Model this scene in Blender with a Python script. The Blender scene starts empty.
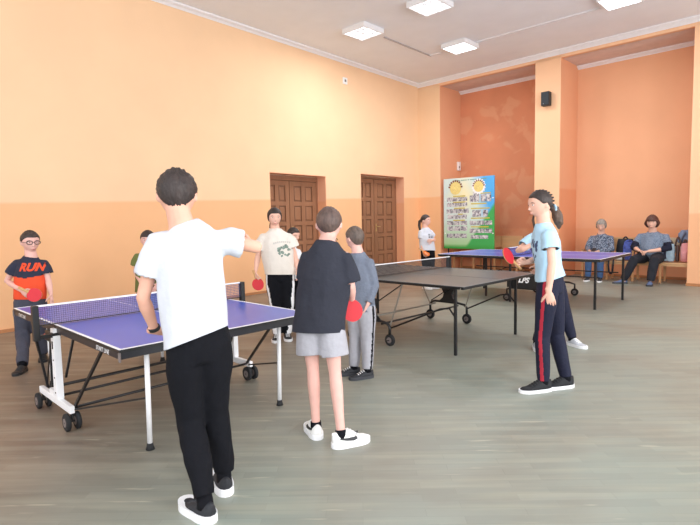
import bpy, bmesh, math, random
from mathutils import Vector, Matrix, noise
from mathutils.bvhtree import BVHTree
random.seed(7)
sc = bpy.context.scene
COL = sc.collection
# ------------------------------------------------------------------ camera
YAW, PITCH, ROLL, FPX, CH = 0.716, 0.0815, -0.0204, 513.0, 1.52
cy, sy, cp, sp, cr, sr = math.cos(YAW), math.sin(YAW), math.cos(PITCH), math.sin(PITCH), math.cos(ROLL), math.sin(ROLL)
FW = Vector((-sy*cp, cy*cp, -sp)); RT0 = Vector((cy, sy, 0)); UP0 = RT0.cross(FW)
CR = cr*RT0 + sr*UP0; CU = -sr*RT0 + cr*UP0
EYE = Vector((0, 0, CH))
cam = bpy.data.cameras.new('camera'); camo = bpy.data.objects.new('camera', cam); COL.objects.link(camo)
camo.matrix_world = Matrix((( CR.x, CU.x, -FW.x, 0), (CR.y, CU.y, -FW.y, 0), (CR.z, CU.z, -FW.z, CH), (0, 0, 0, 1)))
cam.sensor_width = 36; cam.lens = FPX/700*36; cam.clip_start = .05; cam.clip_end = 200
sc.camera = camo
# ------------------------------------------------------------------ world, daylight, exposure
sc.view_settings.view_transform = 'Standard'; sc.view_settings.look = 'None'
sc.view_settings.gamma = 1; sc.view_settings.use_curve_mapping = False
sc.view_settings.exposure = 0.0
w = bpy.data.worlds.new('sky'); sc.world = w; w.use_nodes = True
w.node_tree.nodes['Background'].inputs[0].default_value = (.93, .96, 1, 1)
w.node_tree.nodes['Background'].inputs[1].default_value = 2.2
def area(name, loc, direction, sx, sy_, power, col=(1, 1, 1)):
    l = bpy.data.lights.new(name, 'AREA'); l.shape = 'RECTANGLE'; l.size = sx; l.size_y = sy_; l.energy = power; l.color = col
    o = bpy.data.objects.new(name, l); COL.objects.link(o); o.location = loc
    o.rotation_euler = Vector(direction).to_track_quat('-Z', 'Y').to_euler(); return o
WIN_Y = (-1.6, 2.2, 6.0, 9.8); WIN_W = (150, 165, 150, 90); WIN_X = 3.6          # daylight through the windows of the right-hand wall
for y, pw in zip(WIN_Y, WIN_W):
    area('window_daylight', (WIN_X-.12, y, 2.55), (-1, 0, -.1), 2.3, 2.9, pw, (1, .99, 1)).data.spread = math.radians(160)
# ------------------------------------------------------------------ helpers
def und(px, py, d): return EYE + (CR*(px-350) - CU*(py-262.5) + FW*FPX)/FPX*d
def ray(px, py): return CR*(px-350) - CU*(py-262.5) + FW*FPX
def unz(px, py, z):
    r = ray(px, py); return EYE + r*((z-CH)/r.z)
def unp(px, py, p0, n):
    r = ray(px, py); return EYE + r*((Vector(p0)-EYE).dot(n)/r.dot(n))
def dep(p): return (Vector(p)-EYE).dot(FW)
FH = Vector((FW.x, FW.y, 0)).normalized(); RH = Vector((FH.y, -FH.x, 0))
def cd(r, a, u=0): return (RH*r + FH*a + Vector((0, 0, u))).normalized()
def lin(c):
    c = [x/255 for x in c]; return tuple(x/12.92 if x <= .04045 else ((x+.055)/1.055)**2.4 for x in c)
_m = {}
def mat(name, rgb, rough=.6, var=0.0, scale=20, bump=0.0, bscale=60, metal=0, spec=.5, stretch=(1, 1, 1), emit=0, sheen=0):
    if name in _m: return _m[name]
    m = bpy.data.materials.new(name); m.use_nodes = True; _m[name] = m
    nt = m.node_tree; b = nt.nodes['Principled BSDF']; c = lin(rgb)
    b.inputs['Base Color'].default_value = (*c, 1); b.inputs['Roughness'].default_value = rough; b.inputs['Metallic'].default_value = metal
    b.inputs['Specular IOR Level'].default_value = spec
    if sheen: b.inputs['Sheen Weight'].default_value = sheen
    tc = nt.nodes.new('ShaderNodeTexCoord'); mp = nt.nodes.new('ShaderNodeMapping'); mp.inputs['Scale'].default_value = stretch
    nt.links.new(tc.outputs['Object'], mp.inputs[0])
    n = nt.nodes.new('ShaderNodeTexNoise'); n.inputs['Scale'].default_value = scale; n.inputs['Detail'].default_value = 4
    nt.links.new(mp.outputs[0], n.inputs['Vector'])
    r = nt.nodes.new('ShaderNodeValToRGB')
    v = max(var, .02)
    r.color_ramp.elements[0].position = .3; r.color_ramp.elements[1].position = .7
    r.color_ramp.elements[0].color = (*[x*(1-v) for x in c], 1); r.color_ramp.elements[1].color = (*[min(1, x*(1+v)) for x in c], 1)
    nt.links.new(n.outputs['Fac'], r.inputs[0]); nt.links.new(r.outputs[0], b.inputs['Base Color'])
    if bump:
        n2 = nt.nodes.new('ShaderNodeTexNoise'); n2.inputs['Scale'].default_value = bscale; n2.inputs['Detail'].default_value = 3
        nt.links.new(mp.outputs[0], n2.inputs['Vector'])
        bp = nt.nodes.new('ShaderNodeBump'); bp.inputs['Strength'].default_value = bump; bp.inputs['Distance'].default_value = .02
        nt.links.new(n2.outputs['Fac'], bp.inputs['Height']); nt.links.new(bp.outputs[0], b.inputs['Normal'])
    if emit:
        b.inputs['Emission Color'].default_value = (*c, 1); b.inputs['Emission Strength'].default_value = emit
    return m
def link(name, me, mats, parent=None, base=None, smooth=False):
    """one mesh object; me is in world coordinates, moved so that its origin is at base"""
    if isinstance(me, bmesh.types.BMesh):
        bm = me; me = bpy.data.meshes.new(name); bm.normal_update(); bm.to_mesh(me); bm.free()
    o = bpy.data.objects.new(name, me); COL.objects.link(o)
    if not isinstance(mats, (list, tuple)): mats = [mats]
    if not me.materials:
        for m in mats: me.materials.append(m)
    if smooth:
        for p in me.polygons: p.use_smooth = True
    b = Vector(base) if base is not None else (root_of(parent) if parent else Vector((0, 0, 0)))
    me.transform(Matrix.Translation(-b))
    if parent is None: o.location = b
    else: o.parent = parent
    o['_b'] = tuple(b)
    return o
def root_of(p): return Vector(p['_b'])
def tag(o, label=None, cat=None, group=None, kind=None):
    if label: o['label'] = label
    if cat: o['category'] = cat
    if group: o['group'] = group
    if kind: o['kind'] = kind
    return o
def empty(name, loc, label, cat, group=None):
    o = bpy.data.objects.new(name, None); o.empty_display_size = .1; COL.objects.link(o); o.location = loc; o['_b'] = tuple(loc)
    return tag(o, label, cat, group)
def struct(name, bm, m, smooth=False): return tag(link(name, bm, m, smooth=smooth), kind='structure')
def BM(): return bmesh.new()
def obox(bm, c, ax, ay, az, sx, sy_, sz, bev=0, mi=0):
    """box centred at c with full sizes along unit axes"""
    c = Vector(c); vs = []
    for k in (-1, 1):
        for j in (-1, 1):
            for i in (-1, 1): vs.append(bm.verts.new(c + ax*(i*sx/2) + ay*(j*sy_/2) + az*(k*sz/2)))
    fs = [bm.faces.new([vs[i] for i in q]) for q in ((0, 2, 3, 1), (4, 5, 7, 6), (0, 1, 5, 4), (2, 6, 7, 3), (0, 4, 6, 2), (1, 3, 7, 5))]
    if ax.cross(ay).dot(az) < 0:
        for f in fs: f.normal_flip()
    for f in fs: f.material_index = mi
    if bev:
        es = list({e for f in fs for e in f.edges})
        bmesh.ops.bevel(bm, geom=es, offset=bev, segments=2, affect='EDGES', profile=.5)
    return fs
X, Y, Z = Vector((1, 0, 0)), Vector((0, 1, 0)), Vector((0, 0, 1))
def box(bm, x0, x1, y0, y1, z0, z1, bev=0, mi=0):
    return obox(bm, ((x0+x1)/2, (y0+y1)/2, (z0+z1)/2), X, Y, Z, abs(x1-x0), abs(y1-y0), abs(z1-z0), bev, mi)
def bar(bm, a, b, wx, wy=None, side=None, bev=0):
    """rectangular bar from a to b"""
    a = Vector(a); b = Vector(b); t = (b-a).normalized(); wy = wy or wx
    s = Vector(side) if side is not None else (Z if abs(t.z) < .9 else X)
    s = (s - t*s.dot(t)).normalized(); return obox(bm, (a+b)/2, s, t.cross(s), t, wx, wy, (b-a).length, bev)
def frames(pts, side):
    out = []
    for i, p in enumerate(pts):
        t = (pts[min(i+1, len(pts)-1)] - pts[max(i-1, 0)]).normalized()
        s = side[i] if isinstance(side, list) else side
        s = s - t*s.dot(t)
        if s.length < 1e-4: s = t.orthogonal()
        s.normalize(); out.append((t, s, t.cross(s)))
    return out
def tube(bm, pts, rads, side=None, n=12, cap=True, mi=0, power=2):
    pts = [Vector(p) for p in pts]
    if side is None: side = Z if abs((pts[-1]-pts[0]).normalized().z) < .8 else X
    fr = frames(pts, side if isinstance(side, list) else Vector(side)); rings = []
    if not isinstance(rads, (list, tuple)): rads = [rads]*len(pts)
    rr = [(r, r) if not isinstance(r, (list, tuple)) else r for r in rads]
    P = [(p, f, r) for p, f, r in zip(pts, fr, rr)]
    if cap == 'round':
        for e, sg in ((0, -1), (-1, 1)):
            p, f, r = P[e]; m = min(r)
            add = [(p+f[0]*sg*m*.5, f, (r[0]*.86, r[1]*.86)), (p+f[0]*sg*m*.87, f, (r[0]*.5, r[1]*.5))]
            P = (add[::-1]+P) if e == 0 else (P+add)
    for p, (t, s, u), r in P:
        ring = []
        for k in range(n):
            a = 2*math.pi*k/n; c, q = math.cos(a), math.sin(a)
            if power != 2:
                c = math.copysign(abs(c)**(2/power), c); q = math.copysign(abs(q)**(2/power), q)
            ring.append(bm.verts.new(p + s*c*r[0] + u*q*r[1]))
        rings.append(ring)
    for a, b in zip(rings, rings[1:]):
        for k in range(n):
            f = bm.faces.new((a[k], a[(k+1) % n], b[(k+1) % n], b[k])); f.material_index = mi; f.smooth = True
    if cap:
        f = bm.faces.new(rings[0][::-1]); f.material_index = mi
        f = bm.faces.new(rings[-1]); f.material_index = mi
    return rings
def ball(bm, c, rx, ry=None, rz=None, ax=X, ay=Y, az=Z, n=16, mi=0):
    ry = ry or rx; rz = rz or rx; c = Vector(c); m = n//2; rows = []
    for i in range(1, m):
        th = math.pi*i/m
        rows.append([bm.verts.new(c + ax*rx*math.sin(th)*math.cos(2*math.pi*k/n) + ay*ry*math.sin(th)*math.sin(2*math.pi*k/n) + az*rz*math.cos(th)) for k in range(n)])
    t = bm.verts.new(c+az*rz); b = bm.verts.new(c-az*rz); fs = []
    flip = ax.cross(ay).dot(az) < 0
    for k in range(n):
        fs.append(bm.faces.new((t, rows[0][k], rows[0][(k+1) % n]))); fs.append(bm.faces.new((b, rows[-1][(k+1) % n], rows[-1][k])))
    for p, q in zip(rows, rows[1:]):
        for k in range(n): fs.append(bm.faces.new((p[k], q[k], q[(k+1) % n], p[(k+1) % n])))
    for f in fs:
        f.smooth = True; f.material_index = mi
        if flip: f.normal_flip()
def disc(bm, c, axis, r, th, n=28, mi=0, up=None):
    c = Vector(c); a = Vector(axis).normalized(); tube(bm, [c-a*th/2, c+a*th/2], r, side=up or a.orthogonal(), n=n, mi=mi)
def prism(bm, pts2, o, ax, ay, az, th, mi=0):
    """extruded polygon: outline pts2 in the ax, ay plane at o, thickness th along az (centred)"""
    o = Vector(o)
    lo = [bm.verts.new(o + ax*x + ay*y - az*th/2) for x, y in pts2]; hi = [bm.verts.new(o + ax*x + ay*y + az*th/2) for x, y in pts2]
    fs = [bm.faces.new(lo[::-1]), bm.faces.new(hi)]; n = len(lo)
    for k in range(n): fs.append(bm.faces.new((lo[k], lo[(k+1) % n], hi[(k+1) % n], hi[k])))
    for f in fs: f.material_index = mi
    bmesh.ops.recalc_face_normals(bm, faces=fs); return fs
def remesh(bm, voxel, smooth=4, fac=.5):
    bmesh.ops.recalc_face_normals(bm, faces=bm.faces)
    me = bpy.data.meshes.new('tmp'); bm.to_mesh(me); bm.free()
    o = bpy.data.objects.new('tmp', me); COL.objects.link(o)
    r = o.modifiers.new('r', 'REMESH'); r.mode = 'VOXEL'; r.voxel_size = voxel; r.use_smooth_shade = True
    if smooth:
        s = o.modifiers.new('s', 'SMOOTH'); s.factor = fac; s.iterations = smooth
    dg = bpy.context.evaluated_depsgraph_get(); dg.update()
    out = bpy.data.meshes.new_from_object(o.evaluated_get(dg))
    bpy.data.objects.remove(o); bpy.data.meshes.remove(me)
    b = bmesh.new(); b.from_mesh(out); bpy.data.meshes.remove(out)
    for f in b.faces: f.smooth = True
    return b
def text_bm(s, size, shear=0, bold=0.0):
    c = bpy.data.curves.new('t', 'FONT'); c.body = s; c.size = size; c.align_x = 'CENTER'; c.align_y = 'CENTER'; c.shear = shear; c.offset = bold; c.fill_mode = 'FRONT'
    o = bpy.data.objects.new('t', c); COL.objects.link(o); dg = bpy.context.evaluated_depsgraph_get(); dg.update()
    me = bpy.data.meshes.new_from_object(o.evaluated_get(dg)); bpy.data.objects.remove(o); bpy.data.curves.remove(c)
    b = bmesh.new(); b.from_mesh(me); bpy.data.meshes.remove(me); return b
def place2d(b, o, ax, ay, az=None, off=0):
    o = Vector(o)
    for v in b.verts: v.co = o + ax*v.co.x + ay*v.co.y + (az*off if az else Vector())
    return b
def decal(b, o, ax, ay, bvh, off=.003, sub=0):
    """wrap a flat 2d mesh on a surface: each point is cast along -az onto the surface"""
    if sub:
        bmesh.ops.triangulate(b, faces=b.faces)
        bmesh.ops.subdivide_edges(b, edges=b.edges, cuts=sub, use_grid_fill=True)
    az = ax.cross(ay).normalized(); o = Vector(o)
    for v in b.verts:
        p = o + ax*v.co.x + ay*v.co.y
        hit = bvh.ray_cast(p + az*.25, -az)
        v.co = (hit[0] + az*off) if hit[0] else p
    b.normal_update()
    if sum((f.normal.dot(az) for f in b.faces)) < 0:
        bmesh.ops.reverse_faces(b, faces=b.faces)
    return b
# ------------------------------------------------------------------ paints
def wall_mat(name, up, low, z0, slope, patch=0.0, var=.03, extra=None):
    m = bpy.data.materials.new(name); m.use_nodes = True; nt = m.node_tree; b = nt.nodes['Principled BSDF']; L = nt.links.new
    b.inputs['Roughness'].default_value = .75; b.inputs['Specular IOR Level'].default_value = .25
    tc = nt.nodes.new('ShaderNodeTexCoord'); sx = nt.nodes.new('ShaderNodeSeparateXYZ'); L(tc.outputs['Object'], sx.inputs[0])
    n = nt.nodes.new('ShaderNodeTexNoise'); n.inputs['Scale'].default_value = 1.1; n.inputs['Detail'].default_value = 6; L(tc.outputs['Object'], n.inputs['Vector'])
    ma = nt.nodes.new('ShaderNodeMath'); ma.operation = 'MULTIPLY_ADD'; L(sx.outputs['Y'], ma.inputs[0]); ma.inputs[1].default_value = slope; ma.inputs[2].default_value = z0
    gt = nt.nodes.new('ShaderNodeMath'); gt.operation = 'SUBTRACT'; L(sx.outputs['Z'], gt.inputs[0]); L(ma.outputs[0], gt.inputs[1])
    mr = nt.nodes.new('ShaderNodeMapRange'); mr.inputs['From Min'].default_value = -.025; mr.inputs['From Max'].default_value = .025; L(gt.outputs[0], mr.inputs['Value'])
    mx = nt.nodes.new('ShaderNodeMix'); mx.data_type = 'RGBA'; L(mr.outputs[0], mx.inputs[0])
    mx.inputs[6].default_value = (*lin(low), 1); mx.inputs[7].default_value = (*lin(up), 1)
    hv = nt.nodes.new('ShaderNodeHueSaturation'); L(mx.outputs[2], hv.inputs['Color'])
    mv = nt.nodes.new('ShaderNodeMapRange'); mv.inputs['From Min'].default_value = .3; mv.inputs['From Max'].default_value = .7
    mv.inputs['To Min'].default_value = 1-var; mv.inputs['To Max'].default_value = 1+var; L(n.outputs['Fac'], mv.inputs['Value']); L(mv.outputs[0], hv.inputs['Value'])
    out = hv.outputs[0]
    if patch:
        n2 = nt.nodes.new('ShaderNodeTexNoise'); n2.inputs['Scale'].default_value = 1.7; n2.inputs['Detail'].default_value = 3; n2.inputs['Distortion'].default_value = .6; L(tc.outputs['Object'], n2.inputs['Vector'])
        p = nt.nodes.new('ShaderNodeMapRange'); p.inputs['From Min'].default_value = .54; p.inputs['From Max'].default_value = .6; p.inputs['To Max'].default_value = patch; L(n2.outputs['Fac'], p.inputs['Value'])
        m2 = nt.nodes.new('ShaderNodeMix'); m2.data_type = 'RGBA'; L(p.outputs[0], m2.inputs[0]); L(out, m2.inputs[6]); m2.inputs[7].default_value = (*lin((232, 182, 146)), 1); out = m2.outputs[2]
    L(out, b.inputs['Base Color'])
    bp = nt.nodes.new('ShaderNodeBump'); bp.inputs['Strength'].default_value = .08; n3 = nt.nodes.new('ShaderNodeTexNoise'); n3.inputs['Scale'].default_value = 14; n3.inputs['Detail'].default_value = 5
    L(tc.outputs['Object'], n3.inputs['Vector']); L(n3.outputs['Fac'], bp.inputs['Height']); L(bp.outputs[0], b.inputs['Normal'])
    return m
M_LEFT = wall_mat('paint_cream_over_apricot', (244, 206, 167), (241, 188, 141), 1.81, .027)
M_REV = wall_mat('paint_reveal_pink', (240, 178, 142), (238, 170, 128), 2.0, 0)
M_PIL = wall_mat('paint_pillar', (246, 198, 158), (240, 182, 140), 1.52, 0)
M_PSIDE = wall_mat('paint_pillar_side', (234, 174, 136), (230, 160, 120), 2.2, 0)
M_NICHE = wall_mat('paint_salmon', (240, 182, 142), (238, 174, 132), 1.2, 0)
M_NICHE2 = wall_mat('paint_salmon_patched', (220, 148, 112), (226, 154, 114), 1.2, 0, patch=.32, var=.07)
M_CEIL = mat('ceiling_whitewash', (240, 243, 248), .9, .02, 2)
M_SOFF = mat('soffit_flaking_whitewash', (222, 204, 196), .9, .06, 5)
M_TRIM = mat('white_moulding', (240, 238, 240), .6)
def floor_mat():
    m = bpy.data.materials.new('worn_painted_floorboards'); m.use_nodes = True; nt = m.node_tree; b = nt.nodes['Principled BSDF']; L = nt.links.new
    tc = nt.nodes.new('ShaderNodeTexCoord')
    def noise(sc_, det, st, dist=0):
        mp = nt.nodes.new('ShaderNodeMapping'); mp.inputs['Scale'].default_value = st; L(tc.outputs['Object'], mp.inputs[0])
        n = nt.nodes.new('ShaderNodeTexNoise'); n.inputs['Scale'].default_value = sc_; n.inputs['Detail'].default_value = det; n.inputs['Distortion'].default_value = dist; L(mp.outputs[0], n.inputs['Vector']); return n.outputs['Fac']
    def ramp(f, stops):
        r = nt.nodes.new('ShaderNodeValToRGB'); L(f, r.inputs[0])
        while len(r.color_ramp.elements) < len(stops): r.color_ramp.elements.new(.5)
        for e, (p, c) in zip(r.color_ramp.elements, stops): e.position = p; e.color = (*lin(c), 1)
        return r.outputs[0]
    def mix(f, a, c, mode='MIX'):
        x = nt.nodes.new('ShaderNodeMix'); x.data_type = 'RGBA'; x.blend_type = mode
        if hasattr(f, 'is_linked') or not isinstance(f, float): L(f, x.inputs[0])
        else: x.inputs[0].default_value = f
        for i, v in ((6, a), (7, c)):
            if isinstance(v, tuple): x.inputs[i].default_value = (*lin(v), 1)
            else: L(v, x.inputs[i])
        return x.outputs[2]
    rot = nt.nodes.new('ShaderNodeMapping'); rot.inputs['Rotation'].default_value = (0, 0, -.70); L(tc.outputs['Object'], rot.inputs[0])
    def rnoise(sc_, det, st):
        mp = nt.nodes.new('ShaderNodeMapping'); mp.inputs['Scale'].default_value = st; L(rot.outputs[0], mp.inputs[0])
        n = nt.nodes.new('ShaderNodeTexNoise'); n.inputs['Scale'].default_value = sc_; n.inputs['Detail'].default_value = det; L(mp.outputs[0], n.inputs['Vector']); return n.outputs['Fac']
    def mrng(f, a0, a1, t0, t1):
        r = nt.nodes.new('ShaderNodeMapRange'); L(f, r.inputs['Value'])
        for k, v in zip(('From Min', 'From Max', 'To Min', 'To Max'), (a0, a1, t0, t1)): r.inputs[k].default_value = v
        return r.outputs[0]
    base = ramp(noise(.6, 5, (1, 1, 1), .5), [(.32, (138, 135, 123)), (.5, (144, 149, 139)), (.7, (142, 154, 145))])
    sx = nt.nodes.new('ShaderNodeSeparateXYZ'); L(tc.outputs['Object'], sx.inputs[0])       # browner worn boards towards the left-hand side
    q = nt.nodes.new('ShaderNodeMath'); q.operation = 'MULTIPLY_ADD'; L(sx.outputs['Y'], q.inputs[0]); q.inputs[1].default_value = .3; L(sx.outputs['X'], q.inputs[2])
    base = mix(mrng(q.outputs[0], -1.7, -3.6, 0, .85), base, ramp(rnoise(1.2, 5, (.6, 2.2, 1)), [(.3, (112, 92, 80)), (.7, (146, 128, 112))]))
    def brick(wd, ht, off, c1, c2, mort):
        br = nt.nodes.new('ShaderNodeTexBrick'); br.inputs['Scale'].default_value = 1; br.inputs['Brick Width'].default_value = wd; br.inputs['Row Height'].default_value = ht
        br.inputs['Mortar Size'].default_value = .0025; br.inputs['Mortar Smooth'].default_value = .6; br.offset = off; br.inputs['Bias'].default_value = -.2
        for k, v in (('Color1', c1), ('Color2', c2), ('Mortar', mort)): br.inputs[k].default_value = (v, v, v, 1)
        L(rot.outputs[0], br.inputs['Vector']); return br
    br = brick(.52, .07, .37, .86, 1.02, .82)
    base = mix(.9, base, br.outputs['Color'], 'MULTIPLY')
    st = rnoise(2.0, 6, (.5, 6, 1))
    base = mix(mrng(st, .45, .72, 0, .4), base, (172, 170, 152))
    sp = rnoise(3.2, 3, (.6, 6, 1)); base = mix(mrng(sp, .66, .72, 0, .38), base, (200, 194, 172))
    L(base, b.inputs['Base Color'])
    rr = nt.nodes.new('ShaderNodeMapRange'); rr.inputs['To Min'].default_value = .32; rr.inputs['To Max'].default_value = .55; L(st, rr.inputs['Value']); L(rr.outputs[0], b.inputs['Roughness'])
    b.inputs['Specular IOR Level'].default_value = .4
    bp = nt.nodes.new('ShaderNodeBump'); bp.inputs['Strength'].default_value = .12; bp.inputs['Distance'].default_value = .01; L(br.outputs['Fac'], bp.inputs['Height']); bp.invert = True; L(bp.outputs[0], b.inputs['Normal'])
    return m
# ------------------------------------------------------------------ room shell
WX, CZ = -8.62, 5.49
C0 = Vector((-8.605, 13.12, 0)); E_ = Vector((.99875, -.05, 0)).normalized(); M_ = Vector((.05, .99875, 0)).normalized()
ND = 1.1                                              # depth of the niches between the pillars
def fp(s, t=0, z=0): return C0 + E_*s + M_*t + Z*z
def sfp(px, py=120): return (unp(px, py, C0, M_)-C0).dot(E_)
PS = [(-.02, sfp(440)), (sfp(535), sfp(560.3)), (sfp(692), sfp(692)+.68)]   # the three pillars along the back
bm = BM(); box(bm, -9.4, 3.9, -4, 16, -.1, 0); struct('floor', bm, floor_mat())
bm = BM(); box(bm, -9.4, 3.9, -4, 13.2, CZ, CZ+.1); struct('ceiling', bm, M_CEIL)
# left wall with two door recesses
D1 = (7.32, 9.08, 2.60); D2 = (10.40, 12.36, 2.74); RD = .30
bm = BM()
y = -4.0
for (a, b_, t) in (D1, D2):
    box(bm, WX-.5, WX, y, a, 0, CZ); box(bm, WX-.5, WX, a, b_, t, CZ); y = b_
box(bm, WX-.5, WX, y, 14.6, 0, CZ)
struct('wall_left', bm, M_LEFT)
for i, (a, b_, t) in enumerate((D1, D2)):
    bm = BM()                                         # painted reveal lining of the recess
    box(bm, WX-RD, WX-.002, a, a+.012, 0, t); box(bm, WX-RD, WX-.002, b_-.012, b_, 0, t); box(bm, WX-RD, WX-.002, a, b_, t-.012, t)
    struct('trim_%d' % (i+1), bm, M_REV)
bm = BM(); box(bm, WX, WX+.018, -4, D1[0], 0, .05); box(bm, WX, WX+.018, D1[1], D2[0], 0, .05); box(bm, WX, WX+.018, D2[1], 13.27, 0, .05)
struct('baseboard_left', bm, mat('baseboard_brown', (186, 128, 84), .6))
M_DOOR = mat('varnished_door_wood', (150, 106, 78), .45, .12, 6, .1, 40, stretch=(1, 1, .15))
M_DOORD = mat('door_wood_groove', (126, 88, 64), .5, .1, 6, stretch=(1, 1, .15))
M_BRASS = mat('worn_brass', (196, 168, 120), .35, metal=.8)
def door(i, a, b_, top, split, leaf_top):
    xf = WX-RD
    bm = BM(); box(bm, xf-.06, xf-.03, a, b_, 0, top)
    d = struct('door_%d' % i, bm, M_DOORD); d['_b'] = (0, 0, 0)
    fr = BM(); box(fr, xf-.06, xf+.03, a+.013, a+.06, 0, leaf_top); box(fr, xf-.06, xf+.03, b_-.06, b_-.013, 0, leaf_top); box(fr, xf-.06, xf+.03, a+.013, b_-.013, leaf_top, top-.013)
    link('door_frame', fr, M_DOOR, d)
    for (p, q) in ((a+.065, split-.008), (split+.008, b_-.065)):
        lf = BM(); H = leaf_top-.01; box(lf, xf-.03, xf-.008, p, q, .01, H)
        wst = .1*(q-p)/.8+.02; rows = 5; rh = (H-.16)/rows
        cols = [(p+wst, (p+q)/2-wst*.45), ((p+q)/2+wst*.45, q-wst)]
        link('door_leaf', lf, M_DOORD, d); lo = bpy.data.objects[-1] if False else [o for o in d.children][-1]; lo['_b'] = (0, 0, 0)
        st = BM()                                     # stiles and rails standing proud of the panels
        for (u, v) in ((p, cols[0][0]), (cols[0][1], cols[1][0]), (cols[1][1], q)): box(st, xf-.012, xf+.018, u, v, .01, H)
        z = .01
        for r in range(rows+1):
            zz = .1+r*rh; box(st, xf-.012, xf+.0175, p, q, zz-.045 if r else .01, zz+.045 if r < rows else H)
        link('stiles_and_rails', st, M_DOOR, lo)
        for (u, v) in cols:
            for r in range(rows):
                z0 = .1+r*rh+.045; z1 = .1+(r+1)*rh-.045; pb = BM()
                box(pb, xf-.02, xf+.008, u+.035, v-.035, z0+.035, z1-.035, .012); link('raised_panel', pb, M_DOOR, lo)
    h = BM(); box(h, xf+.016, xf+.026, split+.05, split+.1, 1.2, 1.42, .004); tube(h, [(xf+.02, split+.075, 1.34), (xf+.07, split+.075, 1.34), (xf+.07, split+.2, 1.335)], .012, n=10, cap='round')
    link('door_handle', h, M_BRASS, d)
door(1, D1[0], D1[1], D1[2]-.012, 8.14, 2.47); door(2, D2[0], D2[1], D2[2]-.012, 11.30, 2.66)
# back: niche wall, pillars, soffit, beam
def pbox(bm, s0, s1, t0, t1, z0, z1, bev=0, mi=0): return obox(bm, fp((s0+s1)/2, (t0+t1)/2, (z0+z1)/2), E_, M_, Z, s1-s0, t1-t0, z1-z0, bev, mi)
SOF = 5.31
bm = BM(); pbox(bm, -.3, 3.8, ND, ND+.3, 0, SOF); struct('wall_back', bm, M_NICHE2)
bm = BM(); pbox(bm, 3.8, 12.6, ND, ND+.3, 0, SOF); struct('wall_back.001', bm, M_NICHE)
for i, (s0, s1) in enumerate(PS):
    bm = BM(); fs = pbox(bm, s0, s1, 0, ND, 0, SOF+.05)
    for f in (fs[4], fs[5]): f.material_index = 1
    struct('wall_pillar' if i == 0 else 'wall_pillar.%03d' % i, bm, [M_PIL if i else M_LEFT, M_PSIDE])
bm = BM(); pbox(bm, -.3, 12.6, 0, .12, SOF, CZ+.05); struct('wall_beam', bm, M_PIL)
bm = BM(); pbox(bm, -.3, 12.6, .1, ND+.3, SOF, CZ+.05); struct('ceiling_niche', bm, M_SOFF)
# white mouldings: left wall, beam, niche tops
def mould(bm, a, b_, inward, h=.10, dp=.09):
    pr = [(0, 0), (dp, 0), (dp, -.025), (dp*.8, -.04), (dp*.45, -h*.6), (dp*.2, -h*.86), (.012, -h), (0, -h)]
    a = Vector(a); b_ = Vector(b_); L0 = [bm.verts.new(a+inward*p+Z*q) for p, q in pr]; L1 = [bm.verts.new(b_+inward*p+Z*q) for p, q in pr]
    n = len(pr)
    for k in range(n): bm.faces.new((L0[k], L0[(k+1) % n], L1[(k+1) % n], L1[k]))
    bm.faces.new(L0[::-1]); bm.faces.new(L1); bmesh.ops.recalc_face_normals(bm, faces=bm.faces)
bm = BM(); mould(bm, (WX, -4, CZ), (WX, 13.3, CZ), X, .085); struct('trim_3', bm, M_TRIM)
bm = BM(); mould(bm, fp(-.02, 0, CZ), fp(12.4, 0, CZ), -M_, .11); struct('trim_4', bm, M_TRIM)
for i, (s0, s1) in enumerate(((PS[0][1], PS[1][0]), (PS[1][1], PS[2][0]), (PS[2][1], 12.4))):
    bm = BM(); mould(bm, fp(s0, ND, SOF), fp(s1, ND, SOF), -M_, .085); struct('trim_%d' % (5+i), bm, M_TRIM)
bm = BM()
for s0, s1 in [(a-.012, b_+.012) for a, b_ in PS]: pbox(bm, s0, s1, -.014, 0, 0, .06)
for s0, s1 in ((PS[0][1], PS[1][0]), (PS[1][1], PS[2][0]), (PS[2][1], 12.4)): pbox(bm, s0, s1, ND-.014, ND, 0, .06)
struct('baseboard_back', bm, mat('baseboard_brown', (186, 128, 84), .6))
# right-hand wall with window openings (out of view, daylight comes through it)
bm = BM(); prev = -4.0
for yy in WIN_Y:
    box(bm, WX+12.22, WX+12.5, prev, yy-1.2, 0, CZ); box(bm, WX+12.22, WX+12.5, yy-1.2, yy+1.2, 0, 1.05); box(bm, WX+12.22, WX+12.5, yy-1.2, yy+1.2, 4.05, CZ); prev = yy+1.2
box(bm, WX+12.22, WX+12.5, prev, 14.6, 0, CZ); struct('wall_right', bm, mat('white_distemper', (236, 232, 226), .8))
for i, yy in enumerate(WIN_Y):
    bm = BM(); x = WX+12.36
    for a in (-1.17, 0, 1.17): box(bm, x, x+.08, yy+a-.03, yy+a+.03, 1.05, 4.05)
    for z in (1.08, 3.1, 4.02): box(bm, x, x+.08, yy-1.2, yy+1.2, z-.03, z+.03)
    struct('window_%d' % (i+1), bm, M_TRIM)
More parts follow.
